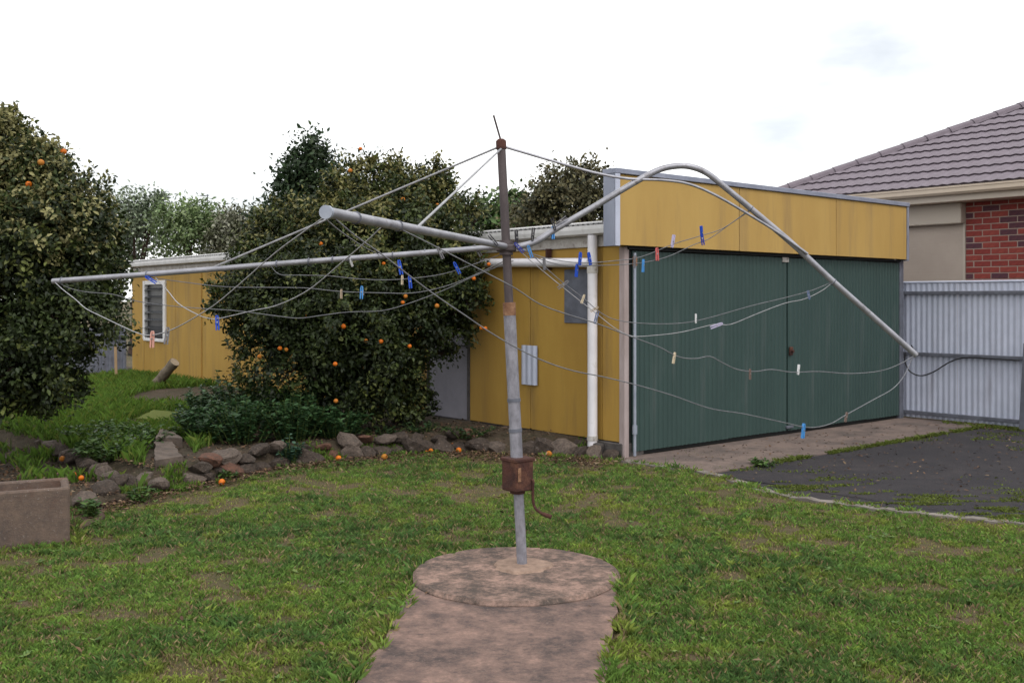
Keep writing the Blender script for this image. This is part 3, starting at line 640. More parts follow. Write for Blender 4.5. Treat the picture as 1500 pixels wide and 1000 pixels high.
PEGS = [
 ('pale pink peg hanging from the outer line below the louvre window', 'peg_pink', ol('L1',222), 3, 0),
 ('grey peg on the outer line at the lower right corner of the louvre window', 'peg_grey', ol('L1',246), 8, 30),
 ('blue peg tilted under the long straight arm above the louvre window', 'peg_blue', at(217,407,6.14), -60, 0),
 ('bright blue peg hanging at the left edge of the orange tree', 'peg_blue', ol('L2',317), -3, 10),
 ('weathered thin wooden peg hanging before the orange tree, left of a blue peg', 'peg_wood', ol('L4',506), 4, 60),
 ('light blue peg clipped against a wooden peg before the orange tree', 'peg_light', ol('L4',529)+Vector((0,-.01,.02)), 2, 0),
 ('wooden peg clipped right beside the light blue peg before the orange tree', 'peg_wood', ol('L4',536)+Vector((0,0,.025)), -6, 40),
 ('large blue peg hanging close under the straight arm before the orange tree', 'peg_blue', at(585,386,5.3), -10, 20),
 ('cream peg hanging just below the large blue peg', 'peg_cream', ol('L5',594)+Vector((0,0,.01)), -2, 50),
 ('blue peg hanging beside the cream peg, in the orange tree view', 'peg_blue', ol('L5',601)+Vector((0,0,.0)), -6, 20),
 ('short blue peg tilted on the line left of the mast, before the orange tree', 'peg_blue', at(667,388,6.0), -28, 10),
 ('small white peg dangling below the straight arm at its middle', 'peg_white', at(513,381,6.05), -30, 60),
 ('grey peg clipped over the straight arm, farther from the mast', 'peg_grey', at(643,366,6.0), -25, 30),
 ('grey peg clipped over the straight arm, nearer to the mast', 'peg_grey', at(697,363,6.0), -35, 20),
 ('black peg clipped across the thick near arm just left of the mast', 'peg_dark', at(726,356,5.6), 140, 0),
 ('dark navy peg slanting down just right of the mast hub', 'peg_navy', at(757,359,5.93), -42, 0),
 ('light blue peg slanting beside the navy peg at the hub', 'peg_light', at(775,364,5.93), -18, 0),
 ('dark peg standing on the bent arm, nearest the mast', 'peg_dark', at(757,352,5.97), 175, 20),
 ('dark peg standing on the bent arm, second from the mast', 'peg_dark', at(780,348,5.98), 185, 10),
 ('dark peg standing across the bent arm, third from the mast', 'peg_dark', at(812,333,6.0), 165, 0),
 ('grey peg sticking out sideways from the bent arm above the shed gutter', 'peg_grey', at(818,326,6.0), 235, 0),
 ('light blue peg hanging below the bent arm, against the shed fascia', 'peg_light', at(810,336,6.02), 4, 30),
 ('dark grey peg hanging over the white horizontal pipe', 'peg_grey', ol('R4',797)+Vector((0,0,.035)), 0, 60),
 ('upper blue peg of the two overlapping left of the white downpipe', 'peg_blue', ol('R5',851)+Vector((0,0,.045)), 2, 30),
 ('lower blue peg of the two overlapping left of the white downpipe', 'peg_blue', ol('R6',848)+Vector((0,0,-.005)), 4, 50),
 ('blue peg overlapping the left side of the white downpipe', 'peg_blue', ol('R5',867)+Vector((0,0,.045)), -12, 30),
 ('grey peg lying across two lines over the galvanised panel edge', 'peg_grey', at(829,414,6.03), 55, 0),
 ('cream peg on the line over the dark galvanised panel', 'peg_cream', ol('R4',855)+Vector((0,0,.01)), 20, 20),
 ('pale weathered peg tilted before the white downpipe', 'peg_wood', ol('R4',874)+Vector((0,0,.01)), 60, 0),
 ('slate blue peg standing on the line before the white downpipe', 'peg_steelblue', ol('R2',874)+Vector((0,0,.01)), 195, 0),
 ('grey peg hanging at the top of the hinge pipe by the green door', 'peg_grey', ol('R5',932), -6, 70),
 ('light blue peg hanging at the top left corner of the green door', 'peg_light', ol('R6',941)+Vector((0,0,.0)), 3, 60),
 ('red and pink peg hanging at the parapet bottom edge', 'peg_red', ol('R5',964), -3, 20),
 ('lilac peg on the line over the yellow parapet', 'peg_lilac', ol('R5',986), 190, 40),
 ('blue peg standing up on the line over the yellow parapet', 'peg_blue', ol('R5',1027), 165, 50),
 ('navy peg hanging just under the blue peg over the yellow parapet', 'peg_navy', ol('R5',1030), -8, 0),
 ('small white peg on the upper line before the left green door', 'peg_white', ol('R4',1022), 178, 60),
 ('pale grey peg lying flat along the line before the left green door', 'peg_lilac', at(1054,475,6.1), 70, 0),
 ('slate blue peg standing on the line before the right green door', 'peg_steelblue', ol('R3',1182), 170, 0),
 ('small cream peg on the kinked line before the left green door', 'peg_cream', ol('R2',989), 10, 45),
 ('small brown peg on the middle line left of the door gap', 'peg_brown', ol('R2',1099), 5, 50),
 ('white peg standing on the middle line right of the door gap', 'peg_white', ol('R2',1172), 188, 40),
 ('light blue peg hanging lowest of all, over the concrete apron', 'peg_light', ol('R1',1179), 5, 40),
 ('brown grey peg on the low line over the concrete apron', 'peg_brown', ol('R1',1238), 20, 30),
]
for lb, cl, p, ro, yw in PEGS: peg(lb, cl, p, ro, yw)

# ================================================================== FENCES
fo = thing('iron_fence', 'pale corrugated iron fence with three dark rails beside the driveway', 'fence', loc2w(5.45, .05), R(40-90))
# local +x runs along -v (towards the viewer), local y is +u (away)
vs, fs = corr(.76, 1.0)
vs, fs = corr(.76, 1.0, .076, .0055)
fme = MB().add([(s, z, .03+y*1.80) for s, y, z in vs], [f for f in fs], True).mesh('fence_sheet'); fme.materials.append(M['galv_light'])
for k in range(7): link('fence_sheet', fme, None, fo, (.02+k*.762, .035+.002*(k % 2), 0))
for z in (.10, .885, 1.70): MB().bbox(.0, 5.3, -.03, .022, z-.022, z+.022, .004).build('rail', 'galv_dark', fo)
MB().tube([(0,.035,1.842),(5.35,.035,1.842)], .016, 8).build('capping', 'galv_light', fo)
for x in (-.02, 2.52, 5.3): MB().bbox(x-.03, x+.03, -.025, .05, -.1, 1.83 if x < 1 else 1.8, .004).build('post', 'galv_dark', fo)
hs = MB().tube(smooth([(.10,-.05,.90),(.10,-.055,.78),(.17,-.055,.65),(.32,-.055,.60),(.50,-.055,.66),(.72,-.05,.80),(.92,-.045,.865),(1.2,-.045,.868),(1.6,-.045,.86)],5), .0085, 7).build('black_cable', 'black')
hs.location = fo.location; hs.rotation_euler = fo.rotation_euler; tag(hs, 'black cable sagging from the middle rail of the iron fence', 'cable')
tw = MB().tube([(.13,-.05,.92),(.20,-.06,1.0),(.215,-.05,.90),(.20,-.05,.86)], .009, 6).tube([(.205,-.06,.98),(.21,-.055,.89)], .016, 6).build('wire_tie', 'black')
tw.location = fo.location; tw.rotation_euler = fo.rotation_euler; tag(tw, 'twisted black wire tie on the fence rail by the arm tip', 'wire')
bo = MB().bbox(-.03, .03, -.02, .02, 0, 1.08, .004).build('board', 'galv_dark')
q = fo.location+Vector((CA*0+SA*1.66-CA*.12, -CA*1.66-SA*.12, 0)); bo.location = q; bo.rotation_euler = (0, R(3), R(-50)); tag(bo, 'dark upright board leaning at the right end of the fence', 'board')
f2 = thing('grey_iron_fence', 'dark grey corrugated fence at the far end of the yellow shed', 'fence', loc2w(-.02, 13.95), R(175))
vs, fs = corr(.76, 1.0, .152, .02, 8)
m2 = MB().add([(s, z, .0+y*1.05) for s, y, z in vs], fs, True).mesh('fence_sheet'); m2.materials.append(M['galv_dark'])
for k in range(14): link('fence_sheet', m2, None, f2, (.1+k*.762, .0+.003*(k % 2), 0))
MB().bbox(.05, 10.8, .02, .06, .85, .90, .004).build('rail', 'galv_dark', f2)
sk = MB().bbox(-.025,.025,-.02,.02,-.05,.68,.004).build('timber_stake', 'stake'); q = atz(190, 553, .12); sk.location = (q.x-.1, q.y-.4, .1); sk.rotation_euler = (0, R(-1.5), .3)
tag(sk, 'thin pale timber stake beside the dark corrugated fence', 'stake')
# log
a, b = at(226,566,17.2), at(256,530,17.0); ax = (b-a)
lg = thing('log', 'short cut log leaning up against the yellow shed wall', 'log', a)
n_ = 9; lp = [ax*(i/(n_-1))*1.0 for i in range(n_)]
MB().tube(lp, [.085+.006*math.sin(i*1.9) for i in range(n_)], 12, False).build('bark', 'log_bark', lg)
for e, sgn in ((lp[-1], 1), (lp[0], -1)): MB().tube([e-ax.normalized()*.004*sgn, e+ax.normalized()*.002*sgn], .084, 12).build('cut_end', 'log_end', lg)

# ================================================================== NEIGHBOUR HOUSE
hs_ = thing('brick_house', 'red brick neighbour house with mauve tiled hip roof behind the fence', 'house', (CX, CY, 0), R(40))
WU, EU, EV, EZ, TP = 6.75, 6.25, 3.25, 3.17, math.tan(R(26))
wl = MB().box(WU+.002, WU+6, -7, EV-.5, 0, 3.0).build('wall', 'mortar', hs_)
bme = {}
for m in ('brick_red','brick_mid','brick_dark'):
    q = MB().bbox(-.004, .05, -.113, .113, -.0365, .0365, .004).mesh('brick'); q.materials.append(M[m]); bme[m] = q
row = 0; z = 1.34
while z < 2.99:
    y = -.225-.115-(.12 if row % 2 else 0)
    if row % 2:
        hb_ = MB().bbox(-.004, .05, -.050, .050, -.0355, .0355, .004).build('brick', random.choice(['brick_red','brick_dark']), wl, (WU, -.225-.053, z))
    while y > -2.9:
        link('brick', bme[random.choices(['brick_red','brick_mid','brick_dark'], [5,4,1.6])[0]], None, wl, (WU+random.uniform(-.002,.002), y, z)); y -= .24
    z += .0858; row += 1
hw = MB().bbox(WU-.02, WU+.05, -.225, 1.6, 1.2, 1.29, .005).bbox(WU-.02, WU+.01, -.222, -.19, 1.29, 2.69, .004).build('window', 'shutter_box', hs_)
MB().bbox(WU-.14, WU+.01, -.222, 1.6, 2.69, 2.985, .012).build('shutter_box', 'shutter_box', hw)
nsl = 34
for k in range(nsl):
    z0 = 1.29+k*(1.4/nsl); MB().bbox(WU-.012, WU+.008, -.189, 1.59, z0+.0002, z0+1.4/nsl-.0002, .0007).build('shutter_slat', 'shutter', hw)
# eaves
MB().box(EU+.12, WU+.002, -7, EV-.1, 2.985, 3.0).build('soffit', 'cream', hs_)
MB().bbox(EU+.09, EU+.119, -7, EV-.09, 2.98, 3.16, .004).build('fascia', 'shutter_box', hs_)
g = MB(); prof = [(EU+.088,3.18),(EU+.088,3.075),(EU+.02,3.07),(EU-.015,3.10),(EU-.02,3.155),(EU-.032,3.16),(EU-.032,3.185),(EU-.01,3.185),(EU-.004,3.12),(EU+.03,3.08),(EU+.075,3.085),(EU+.08,3.18)]
n_ = len(prof); g.add([(x, y, z) for y in (-7, EV) for x, z in prof], [(i, n_+i, n_+(i+1) % n_, (i+1) % n_) for i in range(n_)]+[tuple(range(n_))[::-1], tuple(range(n_, 2*n_))])
g.build('gutter', 'cream', hs_)
# roof planes with tiles
roof = MB().add([(EU, EV, EZ-.01), (EU, -7, EZ-.01), (EU+4.6, -7, EZ-.01+4.6*TP), (EU+4.6, EV-4.6, EZ-.01+4.6*TP), (EU+9.2, EV, EZ-.01), (EU+9.2,-7,EZ-.01)],
    [(0,1,2,3),(0,3,4),(3,2,5,4)]).build('roof', 'tile', hs_)
def tile_mesh():
    n = 9; mb = MB(); vs = []
    gl = .40; wd = .305
    for j, (s, dz) in enumerate(((0,0),(gl,-.030))):
        for i in range(n):
            y = i/(n-1)*wd; zz = .012*math.sin(2*math.pi*i/(n-1)*2)*.6+.006; vs.append((s, y, zz+dz+.050))
    for i in range(n): vs.append((.035, vs[i][1], vs[i][2]-.046))
    fs = [(i, i+n, i+n+1, i+1) for i in range(n-1)]+[(2*n+i, i, i+1, 2*n+i+1) for i in range(n-1)]
    return mb.add(vs, fs)
sa = math.atan(TP); tmb = tile_mesh(); tme = tmb.mesh('roof_tile'); tme.materials.append(M['tile'])
gauge = .335; cw = .30; count = 0
Rt = Matrix.Rotation(-sa, 3, 'Y')
for r in range(14):
    s0 = r*gauge; du = s0*math.cos(sa); vmax = EV-du
    k0 = (r % 2)*.5
    j = 0
    while True:
        y = EV-(j+1+k0-.5)*cw-.0; j += 1
        if y < -2.4: break
        if y > vmax+.02: continue
        loc = (EU+du-.03*math.cos(sa), y, EZ+(s0-.03)*math.sin(sa)+.004)
        # cut by the hip line  v + (u-EU) = EV
        crosses = y+cw+du+gauge*math.cos(sa) > EV-.02
        if crosses:
            bm = bmesh.new(); bm.from_mesh(tme)
            for p in bm.verts: p.co = Rt@p.co+Vector(loc)
            bmesh.ops.bisect_plane(bm, geom=list(bm.verts)+list(bm.edges)+list(bm.faces), plane_co=(EU, EV-.02, 0), plane_no=(1,1,0), clear_outer=True)
            if len(bm.faces):
                me = bpy.data.meshes.new('roof_tile'); bm.to_mesh(me); me.materials.append(M['tile']); link('roof_tile', me, None, roof)
            bm.free()
        else:
            o = link('roof_tile', tme, None, roof, loc); o.rotation_euler = (0, -sa, 0)
hipd = Vector((1,-1,TP)).normalized(); hl = (Vector((1,-1,TP))*4.6).length
capp = MB(); n_ = 7; vs = []
sdv = Vector((1,1,0)).normalized(); upv = sdv.cross(hipd)*-1
if upv.z < 0: upv = -upv
for s, k in ((0, 1.08), (.42, .86)):
    for rr in (1, .8):
        for i in range(n_):
            a = math.pi*(i/(n_-1)); vs.append(hipd*s+(sdv*math.cos(a)*.15+upv*(math.sin(a)*.10-.055))*k*(1 if rr == 1 else .86)+upv*.01)
fs = [(i, i+1, 2*n_+i+1, 2*n_+i) for i in range(n_-1)]+[(i, n_+i, n_+i+1, i+1) for i in range(n_-1)]
cme = MB().add(vs, fs).mesh('ridge_cap'); cme.materials.append(M['cap'])
for k in range(int(hl/.385)):
    p = Vector((EU, EV, EZ))+hipd*(k*.385); link('ridge_cap', cme, None, roof, p+upv*.05)

# ================================================================== TREES
def lob(px, py, r, d, rz=None): p = at(px, py, d); return (p.x, p.y, p.z, r*d/F, (rz or r)*d/F)
G_D = [(.020,.031,.011),(.031,.047,.014),(.052,.070,.020),(.095,.11,.030),(.015,.023,.010)]  # lighter greens stand in for specular highlights on the leaves
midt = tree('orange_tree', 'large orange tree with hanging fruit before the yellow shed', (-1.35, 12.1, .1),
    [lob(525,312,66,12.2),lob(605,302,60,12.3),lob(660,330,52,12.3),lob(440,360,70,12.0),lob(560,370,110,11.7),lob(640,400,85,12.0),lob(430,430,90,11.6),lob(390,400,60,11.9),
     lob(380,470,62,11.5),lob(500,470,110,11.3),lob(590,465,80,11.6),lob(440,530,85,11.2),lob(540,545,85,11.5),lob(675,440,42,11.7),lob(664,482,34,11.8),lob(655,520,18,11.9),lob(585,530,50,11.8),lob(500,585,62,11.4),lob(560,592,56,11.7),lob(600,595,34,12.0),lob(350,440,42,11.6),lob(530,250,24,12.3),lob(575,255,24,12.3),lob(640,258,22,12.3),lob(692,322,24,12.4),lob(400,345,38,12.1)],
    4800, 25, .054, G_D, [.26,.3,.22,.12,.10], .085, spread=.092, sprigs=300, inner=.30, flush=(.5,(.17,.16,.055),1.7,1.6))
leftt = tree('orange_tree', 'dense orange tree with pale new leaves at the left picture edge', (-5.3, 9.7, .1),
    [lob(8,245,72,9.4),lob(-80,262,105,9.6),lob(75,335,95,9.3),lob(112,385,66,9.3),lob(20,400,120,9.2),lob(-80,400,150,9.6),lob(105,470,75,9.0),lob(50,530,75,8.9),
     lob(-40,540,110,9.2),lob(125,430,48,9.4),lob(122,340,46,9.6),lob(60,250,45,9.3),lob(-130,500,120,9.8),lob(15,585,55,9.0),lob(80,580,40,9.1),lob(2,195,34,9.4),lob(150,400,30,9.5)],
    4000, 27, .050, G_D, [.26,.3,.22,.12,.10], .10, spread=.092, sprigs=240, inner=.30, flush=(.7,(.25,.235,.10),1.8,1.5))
om = sphere_mesh(); om.materials.append(M['orange'])
def hang(t, px, py, d, s=1.0):
    p = at(px, py, d+.14)-t.location; o = link('orange', om, None, t, p); o.scale = (s,)*3
    if random.random() < .4: o.material_slots[0].link = 'OBJECT'; o.material_slots[0].material = M['orange_dull']
    o.rotation_euler = (random.uniform(-.4,.4), random.uniform(-.4,.4), random.uniform(0,6))
for (x, y, d) in [(528,218,11.6),(513,250,11.45),(590,292,11.3),(470,357,11.05),(716,387,11.3),(694,408,11.3),(594,434,10.75),(590,443,10.75),(640,448,10.9),(446,463,10.65),(536,499,10.5),(491,533,10.3),(492,587,10.35),
                  (705,480,11.2),(711,481,11.2),(600,507,10.8),(410,510,10.5),(419,512,10.5),(380,522,10.6),(487,477,10.4),(503,478,10.4),(562,386,10.75),(558,500,10.5),(641,300,11.6)]: hang(midt, x, y, d, random.uniform(.58,.76))
for (x, y, d) in [(60,238,8.72),(93,222,9.05),(42,270,8.85)]: hang(leftt, x, y, d, .8)
DK = [(.022,.040,.018),(.03,.055,.022),(.05,.075,.03)]
tree('evergreen_tree', 'dark evergreen tree top rising behind the orange tree', (-4.0, 20.6, 0), [lob(455,250,34,20),lob(440,300,42,20),lob(485,255,20,20.2),lob(462,340,80,20.5),lob(458,215,14,20),lob(430,255,18,20)], 620, 18, .10, DK, [.4,.4,.2], .12, spread=.24, clip=False, sprigs=30)
tree('bushy_tree', 'brownish grey bushy tree behind the shed roof beside the parapet', (1.1, 19.5, 0), [lob(822,275,32,19),lob(856,262,26,19.2),lob(797,302,32,19),lob(850,310,60,19.2),lob(800,340,60,19.5),lob(880,320,50,19.6)], 560, 18, .09,
     [(.07,.07,.035),(.115,.105,.05),(.17,.15,.08),(.04,.045,.025)], [.3,.3,.2,.2], .12, spread=.2, clip=False, sprigs=30)
tree('light_tree', 'fresh green loose tree behind the shed roof by the mast', (-.2, 22.5, 0), [lob(745,320,34,22),lob(715,330,34,22.3),lob(770,325,30,22),lob(740,350,50,22.5)], 260, 14, .14, [(.05,.10,.025),(.08,.14,.04),(.12,.16,.07)], [.4,.4,.2], .1, spread=.26, clip=False, sprigs=30)
for i, (lb, x0, lobes_) in enumerate((
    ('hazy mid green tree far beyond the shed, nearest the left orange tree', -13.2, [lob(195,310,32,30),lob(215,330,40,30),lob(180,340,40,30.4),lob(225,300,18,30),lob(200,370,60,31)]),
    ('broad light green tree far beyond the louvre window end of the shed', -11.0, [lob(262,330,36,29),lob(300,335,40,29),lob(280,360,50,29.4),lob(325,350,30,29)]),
    ('pale haze-tinted tree far beyond the shed, left of the middle orange tree', -9.0, [lob(335,350,22,28),lob(350,335,24,28.3),lob(345,375,40,28.5)]))):
    cols_ = [[(.10,.135,.08),(.15,.19,.12),(.22,.26,.18)],[(.11,.165,.065),(.16,.22,.09),(.23,.29,.14)],[(.10,.11,.06),(.17,.175,.12),(.25,.25,.19)]][i]  # leaf tones lightened to paint in the haze of distance
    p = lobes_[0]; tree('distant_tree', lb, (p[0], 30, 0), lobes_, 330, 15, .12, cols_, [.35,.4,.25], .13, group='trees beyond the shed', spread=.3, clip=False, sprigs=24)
an = thing('aerial_mast', 'thin television aerial mast above the distant trees', 'aerial', (-10.5, 35, 0))
MB().tube([(0,0,0),(0,0,5.25)], .022, 6).build('pole', 'galv_dark', an); MB().tube([(-.25,0,5.2),(.06,0,5.22)], .014, 5).build('antenna', 'galv_dark', an)

# ================================================================== WEEDS AND SMALL PLANTS
def weed(name, label, x, y, z, h, r, nst, cols, leafL, cat='plant', group=None, lpst=16, droop=.2):
    t = thing(name, label, cat, (x, y, z), 0, group); smb = MB(); P = []; D = []
    for k in range(nst):
        a = random.uniform(0, 6.28); q = r*math.sqrt(random.random()); top = Vector((math.cos(a)*q, math.sin(a)*q, h*random.uniform(.55, 1.0)*(1-.35*q/r)))
        b0 = Vector((math.cos(a)*q*.45, math.sin(a)*q*.45, 0)); mid = b0.lerp(top, .5)+Vector((0,0,h*.06))
        smb.tube([b0, mid, top], [.006,.005,.002], 4, False)
        for j in range(lpst):
            s = random.uniform(.15, 1.0); p = (b0.lerp(mid, s*2) if s < .5 else mid.lerp(top, s*2-1)); P.append(p)
            an_ = random.uniform(0, 6.28); D.append((math.cos(an_), math.sin(an_), random.uniform(-droop, .7)))
    n = len(P); P = np.array([tuple(p) for p in P]); D = np.array(D)
    N = unit(n)*.5+np.array([0,0,1]); L = leafL*rng.uniform(.6, 1.3, n); W = L*rng.uniform(.17, .30, n)
    smb.build('stems', 'stem', t)
    link('foliage', quad_leaves(P, D, N, L, W, np.clip(pick(cols, n, None, .3), .003, 1)), 'leaf', t)
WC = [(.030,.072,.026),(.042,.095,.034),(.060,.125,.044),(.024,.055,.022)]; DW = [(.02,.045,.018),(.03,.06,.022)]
for (x, y, h, r, lb) in [(-3.15,10.6,.50,.40,'leafy green weed clump nearest the stepping slabs'),(-2.72,10.3,.60,.42,'leafy weed clump just above the stones left of the orange tree'),
    (-2.25,10.5,.62,.42,'tall leafy weed clump under the left side of the orange tree'),(-2.95,11.25,.95,.45,'tallest weed clump beside the yellow wall left of the orange tree'),
    (-2.3,11.2,.95,.45,'feathery weed clump directly under the low orange branches'),(-1.85,10.7,.42,.36,'low weed clump behind the middle stones of the wall'),
    (-3.45,11.7,.65,.4,'weed clump at the back next to bare soil by the log')]:
    weed('weed_clump', lb, x, y, .13, h, r, 52, WC, .062, 'weeds', 'weeds under the orange tree', 34)
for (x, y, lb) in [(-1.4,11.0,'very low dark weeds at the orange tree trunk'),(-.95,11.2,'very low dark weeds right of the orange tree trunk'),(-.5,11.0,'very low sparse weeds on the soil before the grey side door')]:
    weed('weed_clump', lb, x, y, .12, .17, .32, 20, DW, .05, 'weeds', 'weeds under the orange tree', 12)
WL = [(.05,.10,.022),(.07,.125,.028),(.04,.085,.022)]
for (x, y, h, r, lb) in [(-3.75,9.95,.26,.42,'low green weed patch behind the rock edging, in the middle'),(-4.25,10.6,.28,.5,'low green weed patch behind the rock edging, toward the left tree'),
    (-3.8,9.45,.22,.30,'low green weed patch between rock edging and step slab'),(-3.75,10.45,.24,.35,'low weed patch directly left of the step slab')]:
    weed('weed_patch', lb, x, y, .12, h, r, 46, WL, .06, 'weeds', 'weed patches on the terrace', 15)
weed('small_plant', 'bluish green bushy little plant growing out of the stone wall', atz(425,682).x, atz(425,682).y, .03, .28, .13, 22, [(.03,.075,.045),(.045,.095,.06)], .045, lpst=22)
for (px, py, h, r, lb) in [(205,735,.16,.13,'small green weed at the foot of the pale stones by the bed'),(128,760,.2,.1,'small weed beside the right end of the concrete trough'),(190,690,.15,.12,'small weed by the single orange near the step slab'),
     (672,650,.2,.13,'small weed before the stone wall, left of fallen oranges'),(690,655,.22,.12,'small weed before the stone wall near the yellow corner sheet'),(335,700,.1,.12,'low weed at the lawn edge below the stones'),
     (1118,683,.09,.15,'grass weed tuft in the joint between apron and asphalt')]:
    p = atz(px, py); weed('small_weed', lb, p.x, p.y, .0, h, r, 14, WL, .05, lpst=9)

# ================================================================== FALLEN ORANGES
FO = [(325,710,0,'on the litter below the stones, farthest left on the lawn'),(374,688,0,'tiny one close to the wall left of the bluish plant'),(465,678,0,'by the stones just right of the bluish plant'),(496,675,0,'dull one at the stones, second right of the bluish plant'),
      (536,669,0,'left one of a close pair at the wall under the tree'),(542,668,0,'right one of a close pair at the wall under the tree'),(563,673,0,'bright one lying farthest out on the grass below the tree'),(588,663,0,'against the stones below the tree trunk'),
      (623,664,0,'left one of the touching pair right of the red stone'),(631,664,0,'right one of the touching pair right of the red stone'),(663,656,.02,'half hidden by the small weed at the wall'),(672,663,0,'on the grass before the small weeds'),
      (709,656,.0,'left one of the pair just left of the hoist post'),(717,654,.02,'right one of the pair just left of the hoist post'),(804,669,0,'right of the gear housing at the shed base'),
      (188,681,.06,'alone in the weeds left of the step slab'),(108,698,.06,'larger one of the pair on the soil bed'),(119,703,.06,'smaller one of the pair on the soil bed'),(91,675,.08,'far back on the soil bed among the rocks'),(40,706,.29,'inside the concrete trough')]
for (px, py, z, lb) in FO:
    p = atz(px, py, z) if z < .2 else Vector((-3.32, 6.70, .30))
    s = random.uniform(.75, .98)*(.85 if z > .03 else 1); o = link('fallen_orange', om, None, None, (p.x, p.y, z+.031*s)); o.scale = (s,)*3; o.rotation_euler = (random.uniform(0,3), random.uniform(0,3), 0)
    if random.random() < .4: o.material_slots[0].link = 'OBJECT'; o.material_slots[0].material = M['orange_dull']
    tag(o, 'fallen orange '+lb, 'orange', 'oranges fallen on the ground')

# ================================================================== GRASS AND LITTER (uncountable)
def blades(x, y, z, h, col, lean=.5, wid=.0032):
    n = len(x); a = rng.uniform(0, 2*np.pi, n); la = rng.uniform(0, 2*np.pi, n); le = h*rng.uniform(.1, lean*1.6, n)
    dx, dy = np.cos(a)*wid*rng.uniform(.6,1.3,n), np.sin(a)*wid*rng.uniform(.6,1.3,n); lxx, lyy = np.cos(la)*le, np.sin(la)*le
    v = np.empty((n,4,3))
    v[:,0] = np.stack([x-dx, y-dy, z-.004],1); v[:,1] = np.stack([x+dx, y+dy, z-.004],1)
    v[:,2] = np.stack([x+dx*.8+lxx*.35, y+dy*.8+lyy*.35, z+h*.6],1); v[:,3] = np.stack([x+lxx, y+lyy, z+h*rng.uniform(.75,1,n)],1)
    f = np.array([[0,1,2],[0,2,3]])[None]+(np.arange(n)*4)[:,None,None]
    return mesh_np(v.reshape(-1,3), f.reshape(-1,3), np.repeat(np.clip(col,.003,1), 4, axis=0))
def in_path(x, y):
    pl = np.interp(y, [1,3.2,4.25,4.9,5.6,5.75], [-.75,-.70,-.64,-.585,-.54,-.545]); pr = np.interp(y, [1,3.2,4.25,4.75,5.35,5.75], [.25,.34,.395,.46,.56,.575])
    e = (vnoise(x, y, 9, 4)-.5)*.09
    return ((y < 5.78) & (x > pl+e-.0) & (x < pr+e)) | (np.hypot(x-.02, y-5.82) < .585+e*.7)
def lawn_ok(x, y):
    tl = (x+2.9)*math.cos(R(25))+(y-6.66)*math.sin(R(25)); tw_ = -(x+2.9)*math.sin(R(25))+(y-6.66)*math.cos(R(25))
    trough = (tl < .02) & (tl > -1.2) & (tw_ > -.02)
    return ~in_path(x, y) & ~beyond_kerb(x, y-.05+(vnoise(x, y, 4, 8)-.5)*.10) & ~behind_stones(x, y+.06) & ~trough
NT, PER = 58000, 11
ty_ = 3.5+(11.0-3.5)*rng.random(NT)**1.25; tx_ = (rng.random(NT)*2-1)*(.60*ty_+.7)
tid = np.r_[np.repeat(np.arange(NT), PER), np.full(110000, -1)]
xx = np.r_[np.repeat(tx_, PER)+rng.normal(0,.016,NT*PER), np.zeros(110000)]; yy = np.r_[np.repeat(ty_, PER)+rng.normal(0,.016,NT*PER), 3.5+7.5*rng.random(110000)**1.25]
xx[NT*PER:] = (rng.random(110000)*2-1)*(.60*yy[NT*PER:]+.7)
tval = np.r_[rng.random(NT), .5][tid]; thei = np.r_[rng.random(NT), .3][tid]; tyel = np.r_[rng.random(NT), .5][tid]
ok = lawn_ok(xx, yy); xx, yy, tval, thei, tyel = [q[ok] for q in (xx, yy, tval, thei, tyel)]
n1 = fbm(xx, yy, 1.6, 11); n2 = fbm(xx, yy, 3.7, 21); n3 = fbm(xx, yy, .7, 31); n4 = fbm(xx, yy, 7.5, 41)
litter_zone = np.clip(1-(np.interp(xx, wx, wy, left=7.6)-yy)/.9, 0, 1)*(xx < .9)
bare = np.clip((n2*.6+n4*.4-.555)*9+litter_zone*1.0-.1+np.clip((yy-6.0)*.12,-.3,.4), 0, 1)
ok = rng.random(len(xx)) > bare*.66
xx, yy, n1, n2, n3, n4, bare, tval, thei, tyel = [q[ok] for q in (xx, yy, n1, n2, n3, n4, bare, tval, thei, tyel)]
lush = np.clip((n1-.42)*2.6+(n4-.5)*1.6, 0, 1); yel = np.clip((tyel-.72)*4, 0, 1)*.8+ np.clip((n2-.50)*7, 0, 1)*(.35+.65*np.clip((n3-.4)*4, 0, 1))
gD = np.array([.078,.148,.042]); gM = np.array([.122,.212,.042]); gY = np.array([.29,.31,.055]); gS = np.array([.30,.225,.125])
col = gM+(gD-gM)*lush[:,None]; yel = np.clip(yel, 0, 1); col = col+(gY-col)*(yel*.55)[:,None]; col = col*(.55+.9*tval)[:,None]
st = (rng.random(len(xx)) < .12+.5*bare); col[st] = gS*rng.uniform(.5, 1.15, (st.sum(),1))
col = col*rng.uniform(.65, 1.4, (len(xx),1))
edge = ~lawn_ok(xx+.07, yy) | ~lawn_ok(xx-.07, yy) | ~lawn_ok(xx, yy+.09)
hh = (.016+.030*thei*(.4+.8*lush)+.014*rng.random(len(xx)))*(1-.6*bare)*(1+1.1*edge*rng.random(len(xx)))
zz = (fbm(xx, yy, 1.1, 3)-.5)*.035-.002
tag(link('lawn_grass', blades(xx, yy, zz, hh, col, .6, .0030), 'blade'), 'short patchy lawn grass with dry straw coloured spots', 'grass', kind='stuff')
